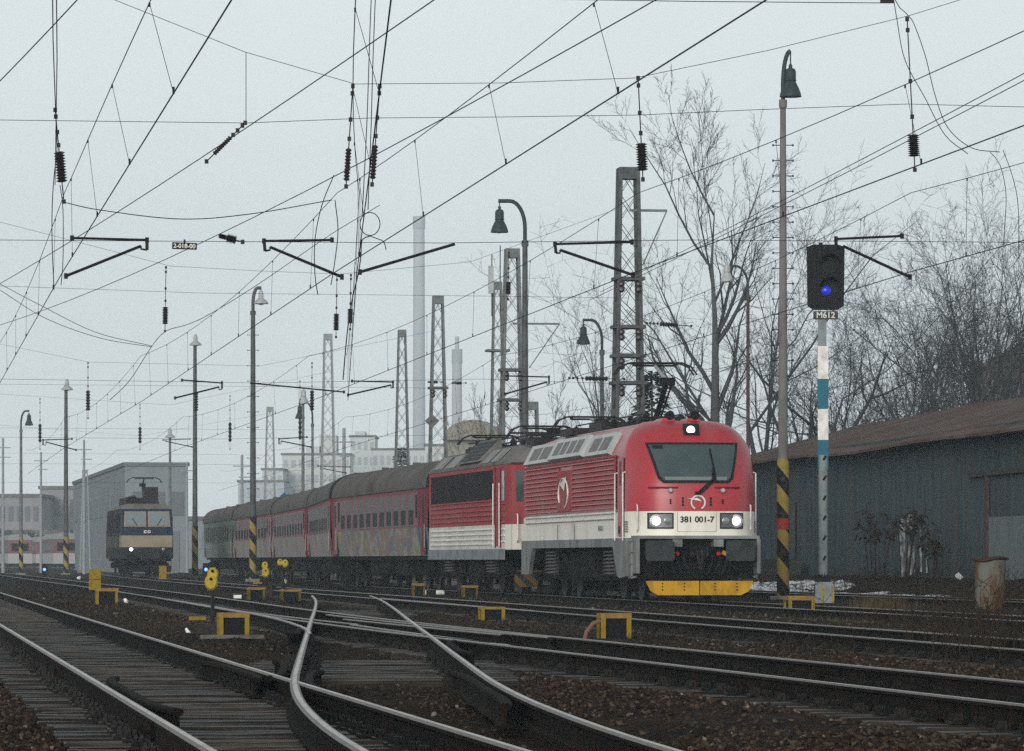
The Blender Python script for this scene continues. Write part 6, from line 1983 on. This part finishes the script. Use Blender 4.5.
M_BPALE = mat('hazed_pale_panel', (.56, .585, .585), .9, 0, (.50, .525, .525), .1)
M_BPALE2 = mat('hazed_cream_panel', (.56, .575, .555), .9, 0, (.51, .525, .51), .1)
M_BBLUE = mat('hazed_bluish_panel', (.42, .48, .53), .9, 0, (.36, .42, .46), .1)
# the big hall behind the blue locomotive runs along the tracks
M_HWIN = mat('hall_window', (.125, .14, .155), .5)  # panes kept near the wall tone, haze put into the colour
def hall():
    d = 420.0
    a, c = P(125, 466, d), P(188, 466, d)
    t = thing('industrial_hall', 'big grey hall with a stepped roof line behind the blue locomotive', 'building', (a.x, d, 0), math.atan(.1415))
    w, h, L = c.x - a.x, P(0, 466, d).z, 105
    MB().bx(0, w, 0, L, -.5, h).build('wall', M_BGREY, t)
    MB().bx(-.15, w + .15, -.15, L, h, h + .35).build('roof', mat('hall_roof', (.15, .165, .175), .9), t)
    for k in range(9):
        MB().bx(-.08, 0.05, 6 + k * 11, 12 + k * 11, 5.2, 7.2).build('window', M_HWIN, t)
    for k in range(3): MB().bx(.7 + k * 1.75, 1.9 + k * 1.75, -.08, .05, 5.0, 7.2).build('window', M_HWIN, t)
    MB().bx(.8, w - .8, -.1, .05, 0, 3.6).build('gate', mat('hall_gate', (.16, .17, .18), .8), t)
hall()
block('low grey brick workshop at the far left edge', -60, 40, 497, 720, 40, M_BBRICK, 2, 12, wcol=M_HWIN)
block('slightly taller brick block left of the grey hall', 40, 76, 489, 740, 30, M_BBRICK, 2, 5, wcol=M_HWIN)
block('long low pale shed in the haze behind the left trains', -80, 70, 533, 700, 10, M_BGREY, 1, 10)
block('low hazy store between the grey hall and the train', 186, 240, 520, 620, 20, M_BGREY, 1, 6)
block('pale apartment block with a stepped roof behind the coaches', 282, 350, 455, 1150, 25, M_BPALE2, 7, 9, wcol=M_PWIN, step=((.35, .6, 2.2), (.55, .8, 5.0)))
block('bluish lower apartment wing left of the stepped pale block', 238, 284, 482, 1120, 22, M_BBLUE, 4, 6, wcol=M_PWIN)
block('square pale apartment tower right of the stepped block', 350, 375, 437, 1200, 25, M_BPALE, 8, 4, wcol=M_PWIN, step=((.2, .6, 1.5),))
block('long cream apartment block behind the slim lattice masts', 372, 432, 450, 1180, 22, M_BPALE2, 6, 9, wcol=M_PWIN)
block('narrow grey stair tower among the pale apartments', 262, 283, 470, 1130, 20, M_BPALE, 5, 3, wcol=M_PWIN)
block('cream low block right of the slim mast above the second locomotive', 425, 500, 446, 1050, 30, M_BPALE2, 5, 10, wcol=M_PWIN)
# arched tan roof hall, its tan greyed to carry the haze
def arched():
    d = 330.0
    a, c = P(444, 440, d), P(502, 440, d)
    t = thing('arched_hall', 'tan hall with a curved roof above the second locomotive', 'building', ((a.x + c.x) / 2, d, 0))
    w, h = c.x - a.x, a.z
    MB().bx(-w / 2, w / 2, 0, 30, -.5, h).build('wall', mat('tan_render', (.27, .265, .23), .9, 0, (.22, .215, .19), .4), t)
    prof = [(w / 2 * math.cos(q) * 1.04, h + 1.45 * math.sin(q)) for q in np.linspace(0, math.pi, 15)]
    MB().prism(prof, -.6, 31, 'XZ').build('roof', mat('tan_roof', (.26, .25, .205), .85, 0, (.2, .19, .16), .5), t)
    for k in range(4): MB().bx(-w / 2 + .5 + k * w / 4, -w / 2 + w / 4 - .4 + k * w / 4, -.06, .05, h - 2.4, h - .8).build('window', M_BWIN, t)
arched()
# brick house at the right edge behind trees, brick paled for the haze
def brick_house():
    d = 300.0
    a = P(985, 352, d)
    t = thing('brick_house', 'dull red brick house half hidden by trees at the right edge', 'building', (a.x, d, 0))
    MB().bx(0, 9, 0, 9, -.2, a.z - 1.0).build('wall', mat('red_brick_wall', (.20, .15, .135), .9, 0, (.16, .13, .12), 1.5), t)
    MB().prism([(-.5, a.z - 1.0), (4.5, a.z + 1.6), (9.5, a.z - 1.0)], -.4, 9.4, 'XZ').build('roof', mat('house_roof', (.16, .12, .11), .9), t)
    for k in range(3): MB().bx(1 + k * 2.6, 2.3 + k * 2.6, -.07, .04, 6.0, 7.6).build('window', M_BWIN, t)
brick_house()
def chimney(label, px, w_top, w_bot, y_top, d, cap=None):
    b = P(px, 560, d); zt = H + (HY - y_top) * d / F
    t = thing('chimney', label, 'chimney', (b.x, d, 0), group='tall chimneys in the haze')
    rt, rb = w_top / 2 / F * d, w_bot / 2 / F * d
    m = mat('chimney_concrete', (.42, .44, .46), .9, 0, (.36, .38, .40), .05)
    MB().tube([(0, 0, -1), (0, 0, zt * .5), (0, 0, zt)], [rb, (rb + rt) / 2, rt], 24).build('shaft', m, t, smooth=40)
    MB().lathe([(rt * 1.12, zt - 5), (rt * 1.12, zt + .3), (rt * .8, zt + .3)], (0, 0, 0), 24).build('rim', mat('chimney_rim', (.34, .36, .38), .9), t)
    if cap: MB().lathe([(rt * .45, zt), (rt * .45, zt + cap)], (0, 0, 0), 14).build('flue', m, t)
chimney('tallest hazy chimney in the middle of the picture', 419, 11, 13.5, 217, 1900)
chimney('shorter hazy chimney right of the tallest one', 457, 9.5, 12, 350, 1700, 5)

# far wall of hedges and trees at ground level, one mass
def treeline():
    rr = random.Random(5)
    b = MB()
    for k in range(9000):
        x = rr.uniform(-190, 150); d = rr.uniform(640, 700)
        env = 3.0 + 3.5 * (vnoise(np.array([x * .06]), np.array([1.0]), 9)[0] + .5)
        z = rr.random() ** 1.3 * env
        s = rr.uniform(.3, .9)
        p = Vector((x, d, z)); u = Vector((rr.gauss(0, 1), rr.gauss(0, .5), rr.gauss(0, 1))).normalized() * s; v = u.orthogonal().normalized() * s * .6
        b.add([p - u, p + v, p + u, p - v], [(0, 1, 2, 3)])
    o = b.build('treeline', mat('far_scrub', (.05, .055, .05), .95), None, fix=False)
    tagp(o, 'far hazy scrub along the horizon', 'treeline', kind='stuff')
treeline()

# red passenger cars at the far left, haze fade put into their colours
def far_coach(label, px, d, n, red=True):
    c = P(px, 560, d)
    t = thing('passenger_coach', label, 'coach', (c.x, d, 0), math.atan(.16), group='hazy coaches at the far left')
    X, L = 1.45, 24
    MB().bx(-X, X, 0, L, .5, 1.7).build('lower_side', mat('hazed_coach_white', (.36, .37, .37), .8), t)
    MB().bx(-X - .01, X + .01, -.01, L + .01, 1.7, 3.3).build('upper_side', mat('hazed_coach_red', (.17, .085, .09), .6), t)
    rf = [(-1.5, 3.3)] + [(-1.5 * math.cos(a), 3.3 + .75 * math.sin(a)) for a in np.linspace(.05, math.pi - .05, 11)] + [(1.5, 3.3)]
    MB().prism(rf, -.05, L + .05, 'XZ').build('roof', mat('far_coach_roof', (.26, .27, .275), .7), t)
    for k in range(8):
        for s in (-1, 1): MB().bx(s * (X), s * (X + .04), 1.2 + k * 2.8, 3.2 + k * 2.8, 2.0, 2.8).build('window', mat('hazed_coach_glass', (.13, .14, .15), .5), t)
    MB().bx(-1.0, 1.0, -.06, 0, 2.0, 2.9).build('end_window', M_WINDARK, t)
    MB().bx(-1.1, 1.1, .3, L - .3, .1, .5).build('underframe_box', M_UNDER, t)
far_coach('hazy red coach with a rounded roof at the far left edge, nearest one', 20, 550, 0)
far_coach('hazy red coach right behind the left slim lamp post', 47, 600, 0)
far_coach('hazy red and white coach just left of the blue locomotive', 66, 520, 0)

# ------------------------------------------------------------------ haze
def haze():
    me = MB().bx(-900, 700, -25, 2120, -3.0, 150).mesh('haze', [])
    m = bpy.data.materials.new('winter_haze'); m.use_nodes = True
    n, l = m.node_tree.nodes, m.node_tree.links
    n.clear()
    o = n.new('ShaderNodeOutputMaterial')
    v = n.new('ShaderNodeVolumePrincipled')
    v.inputs['Color'].default_value = (.79, .92, 1.0, 1)
    v.inputs['Density'].default_value = 0.00033
    v.inputs['Anisotropy'].default_value = 0.0
    l.new(v.outputs[0], o.inputs['Volume'])
    me.materials.append(m)
    ob = bpy.data.objects.new('haze', me); COL.objects.link(ob)
    tagp(ob, 'pale winter haze filling the yard', 'haze', kind='stuff')
haze()
